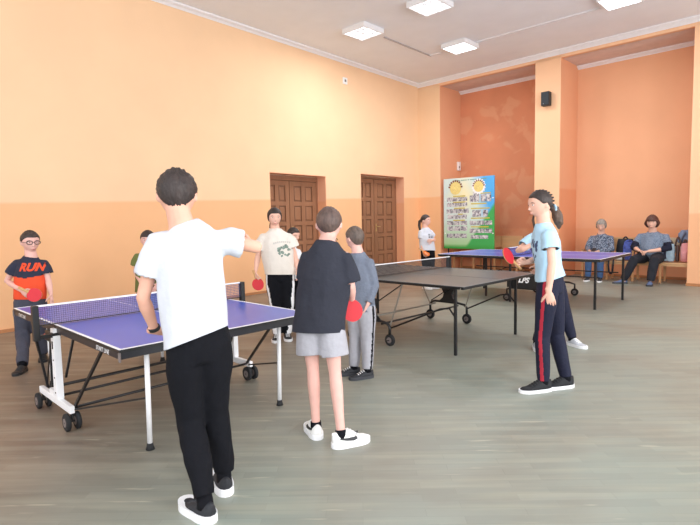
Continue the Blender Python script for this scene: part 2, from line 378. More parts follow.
# ------------------------------------------------------------------ fittings
M_FIX = mat('white_enamel_fitting', (236, 236, 238), .5)
M_LAMP = mat('lit_tube_diffuser', (246, 250, 255), .5, emit=4.5)
M_LAMP2 = mat('lit_louvre_cell', (250, 250, 250), .5, emit=1.6)
def ceiling_light(px, py, ang, louvre, label, size=.62):
    c = unz(px, py, CZ-.05); t = empty('ceiling_light', (c.x, c.y, CZ), label, 'ceiling light', 'square ceiling lights')
    ax = Vector((math.cos(ang), math.sin(ang), 0)); ay = Vector((-ax.y, ax.x, 0)); h = size/2
    b = BM()
    for s in (-1, 1):
        obox(b, c+ax*s*(h-.015)+Z*.0, ax, ay, Z, .03, size, .10, .004); obox(b, c+ay*s*(h-.015), ax, ay, Z, size-.06, .03, .10, .004)
    obox(b, c+Z*.044, ax, ay, Z, size-.06, size-.06, .012); link('housing', b, M_FIX, t)
    if louvre:
        g = BM()
        for k in (1, 2, 3):
            o_ = -h+size*k/4; obox(g, c+ax*o_-Z*.015, ax, ay, Z, .018, size-.062, .05); obox(g, c+ay*o_-Z*.015, ax, ay, Z, size-.062, .018, .05)
        link('louvre', g, M_FIX, t)
        for k in range(4):
            d = BM(); tube(d, [c+ax*(-h+size*(k+.5)/4)+ay*(h-.04)+Z*.015, c+ax*(-h+size*(k+.5)/4)-ay*(h-.04)+Z*.015], .018, n=10); link('lamp_tube', d, M_LAMP, t)
    else:
        d = BM(); obox(d, c-Z*.03, ax, ay, Z, size-.064, size-.064, .02, .004); link('diffuser', d, M_LAMP, t)
    l = bpy.data.lights.new('lamp_glow', 'AREA'); l.size = size*.8; l.energy = 60 if not louvre else 45; l.color = (.95, .98, 1)
    lo = bpy.data.objects.new('lamp_glow', l); COL.objects.link(lo); lo.location = c-Z*.07
A0 = math.radians(-3)
ceiling_light(363, 31.5, A0, True, 'square louvred ceiling light nearest the left wall, hanging below the ceiling wire')
ceiling_light(430, 5, A0, True, 'square louvred ceiling light cut by the top edge, right of the other louvred one')
ceiling_light(460, 46.5, A0, False, 'bright plain ceiling light between the two wires, close to the corner')
ceiling_light(620, -1, A0, False, 'bright plain ceiling light at the right end of the long ceiling wire')
M_CONDUIT = mat('white_cable_duct', (226, 224, 226), .6); M_CONDUITD = mat('grey_cable', (168, 160, 158), .7)
def conduit(a, b_, m, label):
    p, q = unz(*a, CZ-.008), unz(*b_, CZ-.008); b = BM(); bar(b, p, q, .03, .016, side=Z); tag(link('cable_duct', b, m, base=p), label, 'cable duct')
conduit((384, 37), (431, 56), M_CONDUITD, 'thin grey cable on the ceiling from the louvred light towards the corner')
conduit((430, 55.5), (441, 52.5), M_CONDUIT, 'short white cable duct on the ceiling left of the bright corner light')
conduit((476, 42), (600, 8), M_CONDUIT, 'long white cable duct across the ceiling between the two bright lights')
# loudspeaker on the middle pillar
c = unp(546.2, 99, fp(0, -.1), M_); t = empty('loudspeaker', c+M_*.1, 'small black loudspeaker mounted high on the middle pillar', 'loudspeaker')
M_BLK = mat('black_plastic', (34, 36, 40), .5)
b = BM(); obox(b, c, E_, M_, Z, .2, .16, .33, .012); link('cabinet', b, M_BLK, t)
b = BM(); obox(b, c-M_*.083, E_, M_, Z, .17, .008, .29, .003); link('grille', b, mat('dark_grey_grille', (52, 58, 64), .8, .2, 120), t)
b = BM(); bar(b, c+M_*.06, c+M_*.1, .05, .08); link('bracket', b, M_BLK, t)
b = BM(); disc(b, c-M_*.089-Z*.12-E_*.03, M_, .008, .003); link('badge', b, mat('silver_badge', (190, 190, 190), .3, metal=.7), t)
# white sensor on the left pillar
c = fp(PS[0][1]+.03, .95, 0); c.z = unp(459, 166, fp(.641, .9), M_).z
t = empty('alarm_box', c, 'small white alarm box on the side of the left pillar above the display board', 'alarm box')
b = BM(); obox(b, c, E_, M_, Z, .06, .14, .26, .012); link('casing', b, mat('white_plastic', (240, 240, 240), .4), t)
b = BM(); disc(b, c+E_*.031-M_*.02-Z*.03, E_, .03, .008); link('sounder', b, mat('grey_plastic', (120, 110, 108), .5), t)
# white switch plate high on the left wall
c = unp(344.5, 81, (WX, 0, 0), X); t = empty('cover_plate', c, 'tiny white cover plate high on the left wall below the ceiling', 'cover plate')
b = BM(); box(b, WX, WX+.03, c.y-.08, c.y+.08, c.z-.08, c.z+.08, .006); link('plate', b, mat('white_plastic', (240, 240, 240), .4), t)
b = BM(); box(b, WX+.03, WX+.036, c.y-.03, c.y+.03, c.z-.03, c.z+.03, .002); link('insert', b, mat('grey_plastic', (120, 110, 108), .5), t)
# ------------------------------------------------------------------ table tennis tables
M_WHITE = mat('white_lacquer', (244, 245, 248), .4)
M_LINE = mat('white_line_paint', (246, 247, 250), .5)
M_STEEL = mat('black_painted_steel', (26, 27, 30), .45)
M_RUB = mat('black_rubber', (30, 31, 34), .8)
M_GREY = mat('grey_plastic', (120, 120, 122), .5)
M_ZINC = mat('zinc_strut', (150, 146, 138), .4, metal=.4)
def net_mat(name, rgb, dens):
    m = bpy.data.materials.new(name); m.use_nodes = True; nt = m.node_tree; L = nt.links.new; b = nt.nodes['Principled BSDF']
    b.inputs['Base Color'].default_value = (*lin(rgb), 1); b.inputs['Roughness'].default_value = .9
    tc = nt.nodes.new('ShaderNodeTexCoord'); sx = nt.nodes.new('ShaderNodeSeparateXYZ'); L(tc.outputs['UV'], sx.inputs[0]); fs = []
    for ch in ('X', 'Y'):
        a = nt.nodes.new('ShaderNodeMath'); a.operation = 'PINGPONG'; a.inputs[1].default_value = .5; L(sx.outputs[ch], a.inputs[0])
        g = nt.nodes.new('ShaderNodeMath'); g.operation = 'LESS_THAN'; g.inputs[1].default_value = dens; L(a.outputs[0], g.inputs[0]); fs.append(g)
    mx = nt.nodes.new('ShaderNodeMath'); mx.operation = 'MAXIMUM'; L(fs[0].outputs[0], mx.inputs[0]); L(fs[1].outputs[0], mx.inputs[1]); L(mx.outputs[0], b.inputs['Alpha'])
    return m
def net(parent, a, b_, h, m, tape, post_out=None):
    """net between a and b_ standing on z of a; cells as a real mesh pattern on the cloth"""
    a = Vector(a); b_ = Vector(b_); d = (b_-a); n = d.length; d.normalize(); bm = BM(); uv = bm.loops.layers.uv.new('uv')
    vs = [bm.verts.new(p) for p in (a, b_, b_+Z*h, a+Z*h)]; f = bm.faces.new(vs)
    for l, q in zip(f.loops, ((0, 0), (n/.016, 0), (n/.016, h/.016), (0, h/.016))): l[uv].uv = q
    o = link('net', bm, m, parent); o['_b'] = parent['_b']
    t = BM(); bar(t, a+Z*(h+.003), b_+Z*(h+.003), .012, .006, side=Z); link('net_tape', t, tape, o)
    t = BM(); bar(t, a+Z*.004, b_+Z*.004, .008, .005, side=Z); link('net_cord', t, M_STEEL, o)
def twin_wheel(parent, c, axis, r=.062, gap=.035, name='caster', one=False):
    """caster whose wheels touch the floor below c"""
    c = Vector((c[0], c[1], 0)); axis = Vector(axis).normalized(); fk = BM(); top = c+Z*(r*2+.03)
    bar(fk, c+Z*r, top, .012, .03, side=axis); tube(fk, [c+Z*r-axis*(gap+.02), c+Z*r+axis*(gap+.02)], .008, n=8)
    f = link(name, fk, M_STEEL, parent); f['_b'] = parent['_b']
    for s in ((0,) if one else (-1, 1)):
        wb = BM(); k = c+Z*r+axis*s*gap; tube(wb, [k-axis*.016, k-axis*.011, k+axis*.011, k+axis*.016], [r*.86, r, r, r*.86], n=24); w_ = link('wheel', wb, M_RUB, f); w_['_b'] = parent['_b']
        hb = BM(); disc(hb, k, axis, r*.5, .037 if not one else .04, n=16); link('hub_cap', hb, M_GREY, w_)
def table_top(parent, P, L_, W_, top, edge, th, apron, mt_apron, lines=True, gap=.006, line_m=None):
    """two halves, each a board with its lines and an apron frame; P(u, v, z) gives points"""
    U = (P(1, 0, 0)-P(0, 0, 0)).normalized(); V = (P(0, 1, 0)-P(0, 0, 0)).normalized(); zt = top
    for i, (u0, u1) in enumerate(((0, L_/2-gap), (L_/2+gap, L_))):
        b = BM(); obox(b, P((u0+u1)/2, W_/2, zt-th/2), U, V, Z, u1-u0, W_, th); [setattr(f, 'material_index', 1) for f in b.faces if abs(f.calc_center_median().z-zt) > .001]; o = link('tabletop', b, [edge, M_STEEL], parent); o['_b'] = parent['_b']
        if lines:
            g = BM(); e = .02; zz = zt+.0012
            def q(a0, a1, c0, c1): obox(g, P((a0+a1)/2, (c0+c1)/2, zz), U, V, Z, a1-a0, c1-c0, .002)
            q(u0, u1, 0, e); q(u0, u1, W_-e, W_); q(u0+e*.0, u1, W_/2-.002, W_/2+.002)
            (q(0, e, e, W_-e) if i == 0 else q(L_-e, L_, e, W_-e)); link('boundary_lines', g, line_m or M_LINE, o)
        if apron:
            a = BM(); t = .03; zz = zt-th-apron/2; ins = .004
            for v in (t/2+ins, W_-t/2-ins): obox(a, P((u0+u1)/2, v, zz), U, V, Z, u1-u0-2*ins, t, apron)
            for u in (u0+t/2+ins, u1-t/2-ins): obox(a, P(u, W_/2, zz), U, V, Z, t, W_-2*t-2*ins, apron)
            link('apron', a, mt_apron, o)
def mkP(N, ang):
    U = Vector((-math.cos(ang), -math.sin(ang), 0)); V = Vector((-math.sin(ang), math.cos(ang), 0)); N = Vector((*N, 0))
    return (lambda u, v, z: N+U*u+V*v+Z*z), U, V
# --- blue table on white legs
P, U, V = mkP((-3.09, 1.39), -.055); L_, W_, H = 2.46, 1.59, .76
t = empty('table_tennis_table', P(L_/2, W_/2, 0), 'blue table tennis table with white legs and twin casters, nearest on the left', 'table tennis table', 'table tennis tables')
M_BLUE = mat('blue_table_paint', (50, 88, 198), .28, .03, 3, spec=.6)
M_APR = mat('black_apron_steel', (34, 35, 42), .4)
table_top(t, P, L_, W_, H, M_BLUE, .02, .042, M_APR)
for v in (0, W_):
    for u in (0, L_): b = BM(); obox(b, P(u, v, H-.047), U, V, Z, .014, .014, .06, .003); link('corner_guard', b, M_GREY, t)
for v, sg in ((.238, 0), (1.347, 1)):
    b = BM(); tube(b, [P(.16, v, H-.06), P(.18, v, .03)], .017, n=12); o = link('leg', b, M_WHITE, t); o['_b'] = t['_b']
    b = BM(); tube(b, [P(.18, v, .045), P(.18, v, .018), P(.18, v, 0)], [.02, .024, .03], n=12); link('foot', b, M_RUB, o)
    b = BM(); tube(b, [P(L_-.16, v, H-.06), P(L_-.18, v, .03)], .017, n=12); o = link('leg', b, M_WHITE, t); o['_b'] = t['_b']
    b = BM(); tube(b, [P(L_-.18, v, .045), P(L_-.18, v, .018), P(L_-.18, v, 0)], [.02, .024, .03], n=12); link('foot', b, M_RUB, o)
    vv = -.01 if not sg else W_+.01
    b = BM(); bar(b, P(.95, vv+(.02 if not sg else -.02), .15), P(.176, v, .36), .012); link('leg_stay', b, M_STEEL, t)
    b = BM(); bar(b, P(1.6, vv+(.02 if not sg else -.02), .15), P(L_-.176, v, .36), .012); link('leg_stay', b, M_STEEL, t)
for v, q in ((-.005, 1), (W_+.005, -1)):
    b = BM(); obox(b, P(1.31, v, .155), U, V, Z, .76, .035, .055, .004)                       # floor rail
    prism(b, [(-.05, 0), (.05, 0), (.036, .56), (-.036, .56)], P(1.245, v, .17), U, Z, V, .03)  # flat upright
    obox(b, P(1.19, v, .43), U, V, Z, .018, .05, .5, .003); obox(b, P(1.36, v, .2), U, V, Z, .1, .03, .05)
    o = link('side_stand', b, M_WHITE, t); o['_b'] = t['_b']
    for z in (.22, .34, .48): k = BM(); disc(k, P(1.25, v-.016*q, z), V, .006, .006, n=10); link('bolt', k, M_STEEL, o)
    k = BM(); obox(k, P(1.25, v-.017*q, .60), U, V, Z, .02, .004, .06); link('badge', k, M_STEEL, o)
    for uu in (1.66, .95): twin_wheel(t, P(uu, v, 0), V, .066, .036)
    b = BM(); bar(b, P(.96, v+.03*q, .17), P(.42, v+.06*q, H-.07), .018); link('fold_strut', b, M_STEEL, t)
    b = BM(); bar(b, P(1.62, v+.03*q, .17), P(2.1, v+.06*q, H-.07), .018); link('fold_strut', b, M_STEEL, t)
    b = BM(); bar(b, P(1.2, v+.05*q, .34), P(1.02, v+.07*q, H-.07), .014); bar(b, P(1.5, v+.03*q, .17), P(1.46, v+.03*q, H-.07), .016); link('fold_strut', b, M_STEEL, t)
    b = BM(); obox(b, P(1.36, v+.01*q, .655), U, V, Z, .16, .05, .09, .01); o = link('lock_box', b, M_STEEL, t); o['_b'] = t['_b']
    k = BM(); tube(k, [P(1.42, v-.02*q, .66), P(1.38, v-.03*q, .64), P(1.35, v-.02*q, .66)], .01, n=8, cap='round'); link('release_lever', k, mat('red_plastic', (176, 40, 44), .4), o)
for u, z in ((1.66, .16), (1.5, .2), (1.25, .19), (.97, .16)):
    b = BM(); tube(b, [P(u, .02, z), P(u, W_-.02, z)], .011, n=10); link('cross_rod', b, M_STEEL, t)
for v, q in ((-.13, 1), (W_+.13, -1)):
    b = BM(); obox(b, P(L_/2, v, H+.03), U, V, Z, .05, .045, .27, .006); bar(b, P(L_/2, v, H-.08), P(L_/2, v+.15*q, H-.08), .03); obox(b, P(L_/2, v+.13*q, H-.075), U, V, Z, .05, .06, .03); link('net_post', b, M_STEEL, t)
NETM = net_mat('blue_grey_net', (96, 100, 140), .11)
net(t, P(L_/2, -.11, H+.006), P(L_/2, W_+.11, H+.006), .15, NETM, M_WHITE)
for v, q, u0 in ((.0035, -1, .28), (.0035, -1, L_-.28)):
    tb = text_bm('START LINE', .042, .25, .0004); place2d(tb, P(u0, v, H-.042)-V*.002, -U, Z); (tb.faces.ensure_lookup_table(), tb.normal_update())
    if tb.faces[:] and tb.faces[0].normal.dot(V) > 0: bmesh.ops.reverse_faces(tb, faces=tb.faces)
    link('lettering', tb, M_LINE, t)
# --- grey table
P, U, V = mkP((-2.60, 4.79), -.063); L_, W_, H = 2.8, 1.75, .80; MID = 1.3
t = empty('table_tennis_table', P(MID, W_/2, 0), 'dark grey table tennis table with black legs and grey struts, in the middle', 'table tennis table', 'table tennis tables')
M_GTOP = mat('grey_table_paint', (90, 97, 99), .3, .04, 3, spec=.55)
table_top(t, P, 2*MID+.2, W_, H, M_GTOP, .014, .0, M_STEEL, line_m=mat('faint_grey_line', (116, 120, 122), .5))
b = BM()
for u in (.02, 2*MID+.18): obox(b, P(u+(.03 if u < 1 else -.03), W_/2, H-.026), U, V, Z, .03, W_-.1, .022)
for v in (.06, W_-.06): obox(b, P(MID+.1, v, H-.026), U, V, Z, 2*MID+.02, .03, .022)
link('edge_frame', b, M_STEEL, t)
for u, v in ((.22, .183), (.206, 1.561), (2.6, .2), (2.62, 1.6)):
    b = BM(); obox(b, P(u, v, (H-.04)/2), U, V, Z, .03, .03, H-.04, .003); link('leg', b, M_STEEL, t)
for v, q in ((.05, 1), (W_+.02, -1)):
    b = BM(); tube(b, [P(1.06, v, .13), P(1.06, v, .23), P(1.1, v, .27), P(1.2, v, .285), P(1.6, v, .285), P(1.66, v, .27), P(1.7, v, .23), P(1.7, v, .13)], .018, n=10); link('wheel_rail', b, M_STEEL, t)
    for u in (1.06, 1.7): twin_wheel(t, P(u, v, 0), V, .072, .03, one=True)
    b = BM(); prism(b, [(-.13, 0), (.13, 0), (.115, -.06), (.07, -.14), (.085, -.2), (.16, -.27), (-.16, -.27), (-.085, -.2), (-.07, -.14), (-.115, -.06)], P(1.37, v, .555), U, Z, V, .05); link('lock_plate', b, M_STEEL, t)
    for u0, u1 in ((1.07, .88), (1.69, 1.95)):
        b = BM(); bar(b, P(u0, v+.02*q, .24), P(u1, v+.03*q, H-.03), .014); link('strut', b, M_ZINC, t)
    b = BM(); bar(b, P(.9, v+.06*q, H-.04), P(1.65, v+.05*q, .29), .012); link('strut', b, M_STEEL, t)
    vl = .183 if q == 1 else 1.561; b = BM(); tube(b, [P(1.05, v+.02*q, .22), P(.42, vl+.0, .5), P(.3, vl, .52), P(.225, vl, .43)], .011, n=8); link('leg_stay', b, M_STEEL, t)
for u, z, m in ((1.2, .25, M_STEEL), (1.6, .25, M_ZINC)):
    b = BM(); tube(b, [P(u, .06, z), P(u, W_+.01, z)], .012, n=8); link('cross_rod', b, m, t)
for v, q in ((-.11, 1), (W_+.11, -1)):
    b = BM(); obox(b, P(MID+.1, v, H+.055), U, V, Z, .03, .03, .2, .004); bar(b, P(MID+.1, v, H-.035), P(MID+.1, v+.15*q, H-.035), .022); link('net_post', b, M_STEEL, t)
net(t, P(MID+.1, -.1, H+.004), P(MID+.1, W_+.1, H+.004), .148, net_mat('black_net', (48, 50, 54), .19), M_WHITE)
# --- blue table by the back wall
P, U, V = mkP((-2.3, 8.63), -.03); L_, W_, H = 3.0, 1.75, .83
t = empty('table_tennis_table', P(L_/2, W_/2, 0), 'thin blue table tennis table with black legs, farthest away in front of the seated women', 'table tennis table', 'table tennis tables')
M_BLUE2 = mat('blue_table_paint_far', (62, 92, 192), .3, .03, 3, spec=.6)
table_top(t, P, L_, W_, H, M_BLUE2, .022, 0, M_STEEL)
b = BM()
for u in (.02, L_-.02): obox(b, P(u, W_/2, H-.034), U, V, Z, .03, W_-.01, .025)
for v in (.02, W_-.02): obox(b, P(L_/2, v, H-.034), U, V, Z, L_-.08, .03, .025)
link('edge_frame', b, M_STEEL, t)
for u, v in ((.12, .16), (.05, 1.45), (L_-.12, .16), (L_-.2, 1.5), (2.235, .52), (1.56, .14)):
    b = BM(); obox(b, P(u, v, (H-.04)/2), U, V, Z, .035, .035, H-.04, .003); link('leg', b, M_STEEL, t)
for v in (.2, 1.5):
    b = BM(); tube(b, [P(.9, v, .13), P(.9, v, .22), P(1.0, v, .25), P(1.55, v, .25), P(1.65, v, .22), P(1.65, v, .13)], .018, n=10); link('wheel_rail', b, M_STEEL, t)
    for u in (.9, 1.65): twin_wheel(t, P(u, v, 0), V, .07, .03, one=True)
b = BM(); obox(b, P(1.28, .2, .385), U, V, Z, .72, .06, .25, .008); o = link('ball_box', b, M_STEEL, t); o['_b'] = t['_b']
tb = text_bm('LPS', .13, .35, .006); place2d(tb, P(1.33, .2-.032, .40), -U, Z); (tb.faces.ensure_lookup_table(), tb.normal_update())
if tb.faces[0].normal.dot(V) > 0: bmesh.ops.reverse_faces(tb, faces=tb.faces)
link('lettering', tb, M_LINE, o)
for v in (.35, 1.35):
    b = BM(); bar(b, P(.1, v, .5), P(L_-.1, v, .5), .02); bar(b, P(2.2, v, .5), P(2.85, v, .24), .015); link('stretcher', b, M_STEEL, t)
for v, q in ((-.1, 1), (W_+.1, -1)):
    b = BM(); obox(b, P(L_/2, v, H+.05), U, V, Z, .07, .04, .22, .004); bar(b, P(L_/2, v, H-.04), P(L_/2, v+.14*q, H-.04), .025); link('net_post', b, M_STEEL, t)
net(t, P(L_/2, -.08, H+.004), P(L_/2, W_+.08, H+.004), .15, net_mat('blue_net', (70, 84, 150), .2), M_WHITE)
# ------------------------------------------------------------------ display board
bt = .02; q = [unp(x, y, fp(0, bt), M_) for x, y in ((444, 179.5), (494.5, 175))]
s0, s1 = [(p-C0).dot(E_) for p in q]; zt = (q[0].z+q[1].z)/2; zb = .66; s0 = max(s0, PS[0][1]+.03); wB, hB = s1-s0, zt-zb
t = empty('display_board', fp((s0+s1)/2, bt+.05), 'tall sky blue and green photo display board standing beside the left pillar', 'display board')
def art_mat():
    m = bpy.data.materials.new('printed_sky_and_meadow'); m.use_nodes = True; nt = m.node_tree; L = nt.links.new; b = nt.nodes['Principled BSDF']; b.inputs['Roughness'].default_value = .35
    tc = nt.nodes.new('ShaderNodeTexCoord'); sx = nt.nodes.new('ShaderNodeSeparateXYZ'); L(tc.outputs['UV'], sx.inputs[0])
    def mrange(src, a, c, smooth=True):
        r = nt.nodes.new('ShaderNodeMapRange'); r.inputs['From Min'].default_value = a; r.inputs['From Max'].default_value = c; L(src, r.inputs['Value']); return r.outputs[0]
    def mth(op, a, c):
        n = nt.nodes.new('ShaderNodeMath'); n.operation = op
        for i, v in enumerate((a, c)):
            if isinstance(v, (int, float)): n.inputs[i].default_value = v
            else: L(v, n.inputs[i])
        return n.outputs[0]
    def mix(f, a, c):
        x = nt.nodes.new('ShaderNodeMix'); x.data_type = 'RGBA'; L(f, x.inputs[0])
        for i, v in ((6, a), (7, c)):
            if isinstance(v, tuple): x.inputs[i].default_value = (*lin(v), 1)
            else: L(v, x.inputs[i])
        return x.outputs[2]
    u, v = sx.outputs['X'], sx.outputs['Y']
    yel = mth('SUBTRACT', 1, mrange(mth('ADD', mth('ABSOLUTE', mth('SUBTRACT', u, .42), 0), mth('ABSOLUTE', mth('SUBTRACT', v, .75), 0)), .0, .42))
    base = mix(yel, (214, 234, 232), (248, 238, 190))
    base = mix(mrange(mth('ADD', u, mth('MULTIPLY', v, .25)), .82, 1.05), base, (84, 178, 244))
    base = mix(mrange(v, .45, .05), base, (172, 212, 158))
    hill = mth('SUBTRACT', mth('SUBTRACT', mth('MULTIPLY', u, 1.1), .48), v); base = mix(mrange(hill, -.03, .03), base, (66, 172, 92))
    base = mix(mrange(v, .07, .02), base, (60, 160, 74)); L(base, b.inputs['Base Color']); return m
b = BM(); fs = pbox(b, s0, s1, bt-.02, bt+.02, zb, zt, 0); uvl = b.loops.layers.uv.new('uv')
for f in b.faces:
    for l in f.loops: d = l.vert.co-C0; l[uvl].uv = ((d.dot(E_)-s0)/wB, (d.z-zb)/hB)
o = link('printed_panel', b, art_mat(), t); o['_b'] = t['_b']
def BP(u, v, off=.0): return fp(s0+u*wB, bt-.0215-off, zb+v*hB)
M_GOLD = mat('printed_gold', (238, 218, 140), .4, .1, 12); M_DRED = mat('printed_maroon', (128, 72, 52), .5); M_PHOTO = None
def photo_mat():
    m = mat('printed_group_photo', (206, 208, 210), .35); nt = m.node_tree; r = [n for n in nt.nodes if n.type == 'VALTORGB'][0]; n = [n for n in nt.nodes if n.type == 'TEX_NOISE'][0]
    n.inputs['Scale'].default_value = 13; n.inputs['Detail'].default_value = 6; n.inputs['Roughness'].default_value = .75
    r.color_ramp.interpolation = 'LINEAR'; e = r.color_ramp.elements; e[0].position = .38; e[0].color = (*lin((84, 86, 98)), 1); e[1].position = .56; e[1].color = (*lin((222, 222, 224)), 1)
    k = e.new(.47); k.color = (*lin((160, 156, 168)), 1); return m
M_PHOTO = photo_mat()
for u0, v0, w0, h0, n in ((.07, .675, .42, .055, 4), (.07, .60, .42, .055, 4), (.06, .505, .46, .06, 4), (.08, .425, .40, .06, 3), (.07, .335, .42, .06, 3), (.07, .255, .42, .065, 3), (.06, .155, .42, .06, 3),
                          (.53, .655, .2, .09, 1), (.6, .745, .12, .05, 1), (.75, .655, .2, .1, 2), (.58, .45, .18, .09, 1), (.79, .45, .1, .09, 1), (.53, .335, .44, .06, 3), (.53, .225, .44, .06, 3), (.55, .145, .35, .05, 2)):
    for k in range(n):
        g = BM(); a = u0+w0*(k+.03)/n; c_ = u0+w0*(k+.97)/n; f = g.faces.new([g.verts.new(BP(x, y, .002)) for x, y in ((a, v0), (c_, v0), (c_, v0+h0), (a, v0+h0))]); g.normal_update()
        if f.normal.dot(M_) > 0: f.normal_flip()
        link('printed_photo', g, M_PHOTO, t)
for u0, v0, w0 in ((.2, .745, .25), (.2, .66, .25), (.22, .575, .22), (.3, .49, .1), (.2, .405, .24), (.56, .565, .36), (.56, .43, .36), (.56, .31, .34), (.74, .77, .2), (.56, .63, .3)):
    g = BM(); f = g.faces.new([g.verts.new(BP(x, y, .002)) for x, y in ((u0, v0-.008), (u0+w0, v0-.008), (u0+w0, v0+.008), (u0, v0+.008))]); g.normal_update()
    if f.normal.dot(M_) > 0: f.normal_flip()
    link('caption_strip', g, mat('printed_mustard', (206, 192, 84), .5, .25, 40), t)
for u0, v0, r, white in ((.25, .86, .185, 0), (.71, .865, .15, 1)):
    g = BM(); c = BP(u0, v0, .003); pts = []
    if white:
        for k in range(32): a = 2*math.pi*k/32; rr = r*(1.5 if k % 2 else 1.25); pts.append((rr*math.cos(a), rr*math.sin(a)))
        prism(g, pts, c, E_, Z, M_, .002); o = link('white_burst', g, M_LINE, t); g = BM()
    prism(g, [(r*math.cos(2*math.pi*k/28), r*math.sin(2*math.pi*k/28)) for k in range(28)], c-M_*.002, E_, Z, M_, .003); o = link('gold_emblem', g, M_GOLD, t); o['_b'] = t['_b']
    g = BM()
    for k in range(9):
        a = math.radians(10+160*k/8); p_ = c-M_*.004+E_*r*1.1*math.cos(a)+Z*r*1.1*math.sin(a); obox(g, p_, E_*math.cos(a)+Z*math.sin(a), E_*-math.sin(a)+Z*math.cos(a), M_, r*.3, r*.25, .003)
    link('emblem_teeth', g, M_DRED, o)
    g = BM(); ball(g, c-M_*.004-E_*r*.1, r*.5, .002, r*.62, E_, M_, Z, 14); link('emblem_figure', g, mat('printed_pale_gold', (240, 218, 140), .5, .2, 30), o)
g = BM(); u = .2
for w0 in (.09, .04, .12, .03, .14, .05, .1): obox(g, BP(u+w0/2, .965, .002), E_, Z, M_, w0*wB, .022, .002); u += w0+.015
link('title_strip', g, mat('printed_grey_green', (128, 168, 158), .5), t)
b = BM()
for s in (s0+.12, s1-.12): obox(b, fp(s, bt+.04, (zt-.3)/2), E_, M_, Z, .03, .03, zt-.3, .003); obox(b, fp(s, bt+.06, .015), E_, M_, Z, .05, .5, .03, .004)
link('stand', b, M_STEEL, t)
b = BM()
for s in (s0+.05, s1-.03):
    for v in (.22, .7): disc(b, fp(s, bt-.022, zb+hB*v), M_, .018, .012, n=12)
link('screw_cap', b, M_LINE, t)
# ------------------------------------------------------------------ rows of wooden seats
M_BEECH = mat('pale_beech_ply', (214, 168, 122), .45, .08, 5, stretch=(.3, 1, 3)); M_BEECHD = mat('beech_frame', (196, 146, 102), .45, .08, 6)
M_BACKP = mat('cream_seat_back', (232, 208, 176), .5, .05, 5)
BT = .06
def seat_row(sL, n, uw, label, cream, BT=BT):
    t = empty('seat_row', fp(sL+n*uw/2, BT+.25), label, 'bench', 'rows of joined wooden seats')
    for i in range(n+1):
        b = BM(); s = sL+i*uw
        obox(b, fp(s, BT+.03, .36), E_, M_, Z, .045, .05, .72, .006); obox(b, fp(s, BT+.44, .5), E_, M_, Z, .045, .05, 1.0, .006)
        obox(b, fp(s, BT+.22, .70), E_, M_, Z, .055, .42, .035, .006); obox(b, fp(s, BT+.235, .40), E_, M_, Z, .03, .4, .05); o = link('side_frame', b, M_BEECHD, t); o['_b'] = t['_b']
        b = BM()
        for tt in (.03, .44): tube(b, [fp(s, BT+tt, .03), fp(s, BT+tt, 0)], [.026, .03], n=10)
        link('foot_cap', b, M_GREY, o)
    for i in range(n):
        s = sL+(i+.5)*uw; b = BM(); obox(b, fp(s, BT+.22, .455), E_, M_, Z, uw-.05, .43, .03, .008); obox(b, fp(s, BT+.03, .415), E_, M_, Z, uw-.05, .025, .05); link('seat', b, M_BEECH, t)
        b = BM(); obox(b, fp(s, BT+.43, .83), E_, M_, Z, uw-.05, .02, .34, .008); link('backrest', b, M_BACKP if i in cream else M_BEECH, t)
sR = sfp(690, 250)-.01; UW = (sR-sfp(579, 250)-.06)/4
seat_row(sR-4*UW, 4, UW, 'row of pale wooden seats with armrests along the wall under the two seated women', (3,))
seat_row(PS[0][1]+.16, 4, .66, 'row of pale wooden seats in the niche behind the display board', (3,), .42)
# ------------------------------------------------------------------ bags on the seats
def blob(parts, voxel=.012, sm=6, amp=.0, fr=9):
    b = BM()
    for p in parts: p(b)
    b = remesh(b, voxel, sm)
    if amp:
        b.normal_update()
        for v in b.verts: v.co += v.normal*amp*noise.noise(v.co*fr)
    return b
SZ = .47
def at_seat(px, t=.22): s = sfp(px, 250); return fp(s, BT+t, SZ)
def sack(c, w, d, h, taper=.8):
    def f(b): tube(b, [c+Z*.02, c+Z*h*.25, c+Z*h*.7, c+Z*h], [(w/2*.9, d/2*.9), (w/2, d/2), (w/2*.95, d/2*.85), (w/2*taper, d/2*.45)], side=E_, n=20, power=3)
    return f
def bag(kind, px, t, w, d, h, m, label, cat, straps, pocket=None, lean=0):
    c = at_seat(px, t) if px > 1 else fp(sR+px, BT+t, SZ); e = empty(kind, c, label, cat); o = link('body', blob([sack(c, w, d, h)], .014, 4, .012, 8), m, e, smooth=True); o['_b'] = e['_b']
    for (x0, x1, hh, mm) in straps:
        g = BM(); pts = [c+E_*(x0+(x1-x0)*k/8)-M_*(.0)+Z*(h-.03+hh*math.sin(math.pi*k/8)) for k in range(9)]; tube(g, pts, [(.006, .018)]*9, side=M_, n=8); link('strap', g, mm, e)
    if pocket:
        g = BM(); obox(g, c-M_*(d/2-.005)+Z*h*.36, E_, M_, Z, w*.62, .05, h*.4, .02); link('pocket', g, pocket, e, smooth=True)
    return e
M_BLUEB = mat('pale_blue_patterned_fabric', (176, 202, 220), .7, .2, 14); M_PINK = mat('dusty_pink_fabric', (224, 156, 160), .8, .06, 20, .2, 80); M_BRN = mat('dark_brown_leather', (78, 54, 48), .5, .1, 20)
M_DKBAG = mat('black_nylon', (32, 34, 44), .7, .1, 30, .2, 60); M_BLPAT = mat('blue_floral_fabric', (62, 78, 152), .7, .55, 16)
bag('shopping_bag', -.425, .2, .23, .14, .40, M_BLUEB, 'pale blue patterned shopping bag on the right-hand seat next to the brown bag', 'bag', [(-.08, .08, .12, M_BRN)])
bag('handbag', -.263, .2, .07, .16, .38, M_BRN, 'narrow dark brown handbag between the pale blue bag and the pink backpack', 'bag', [(-.05, .06, .2, M_BRN)])
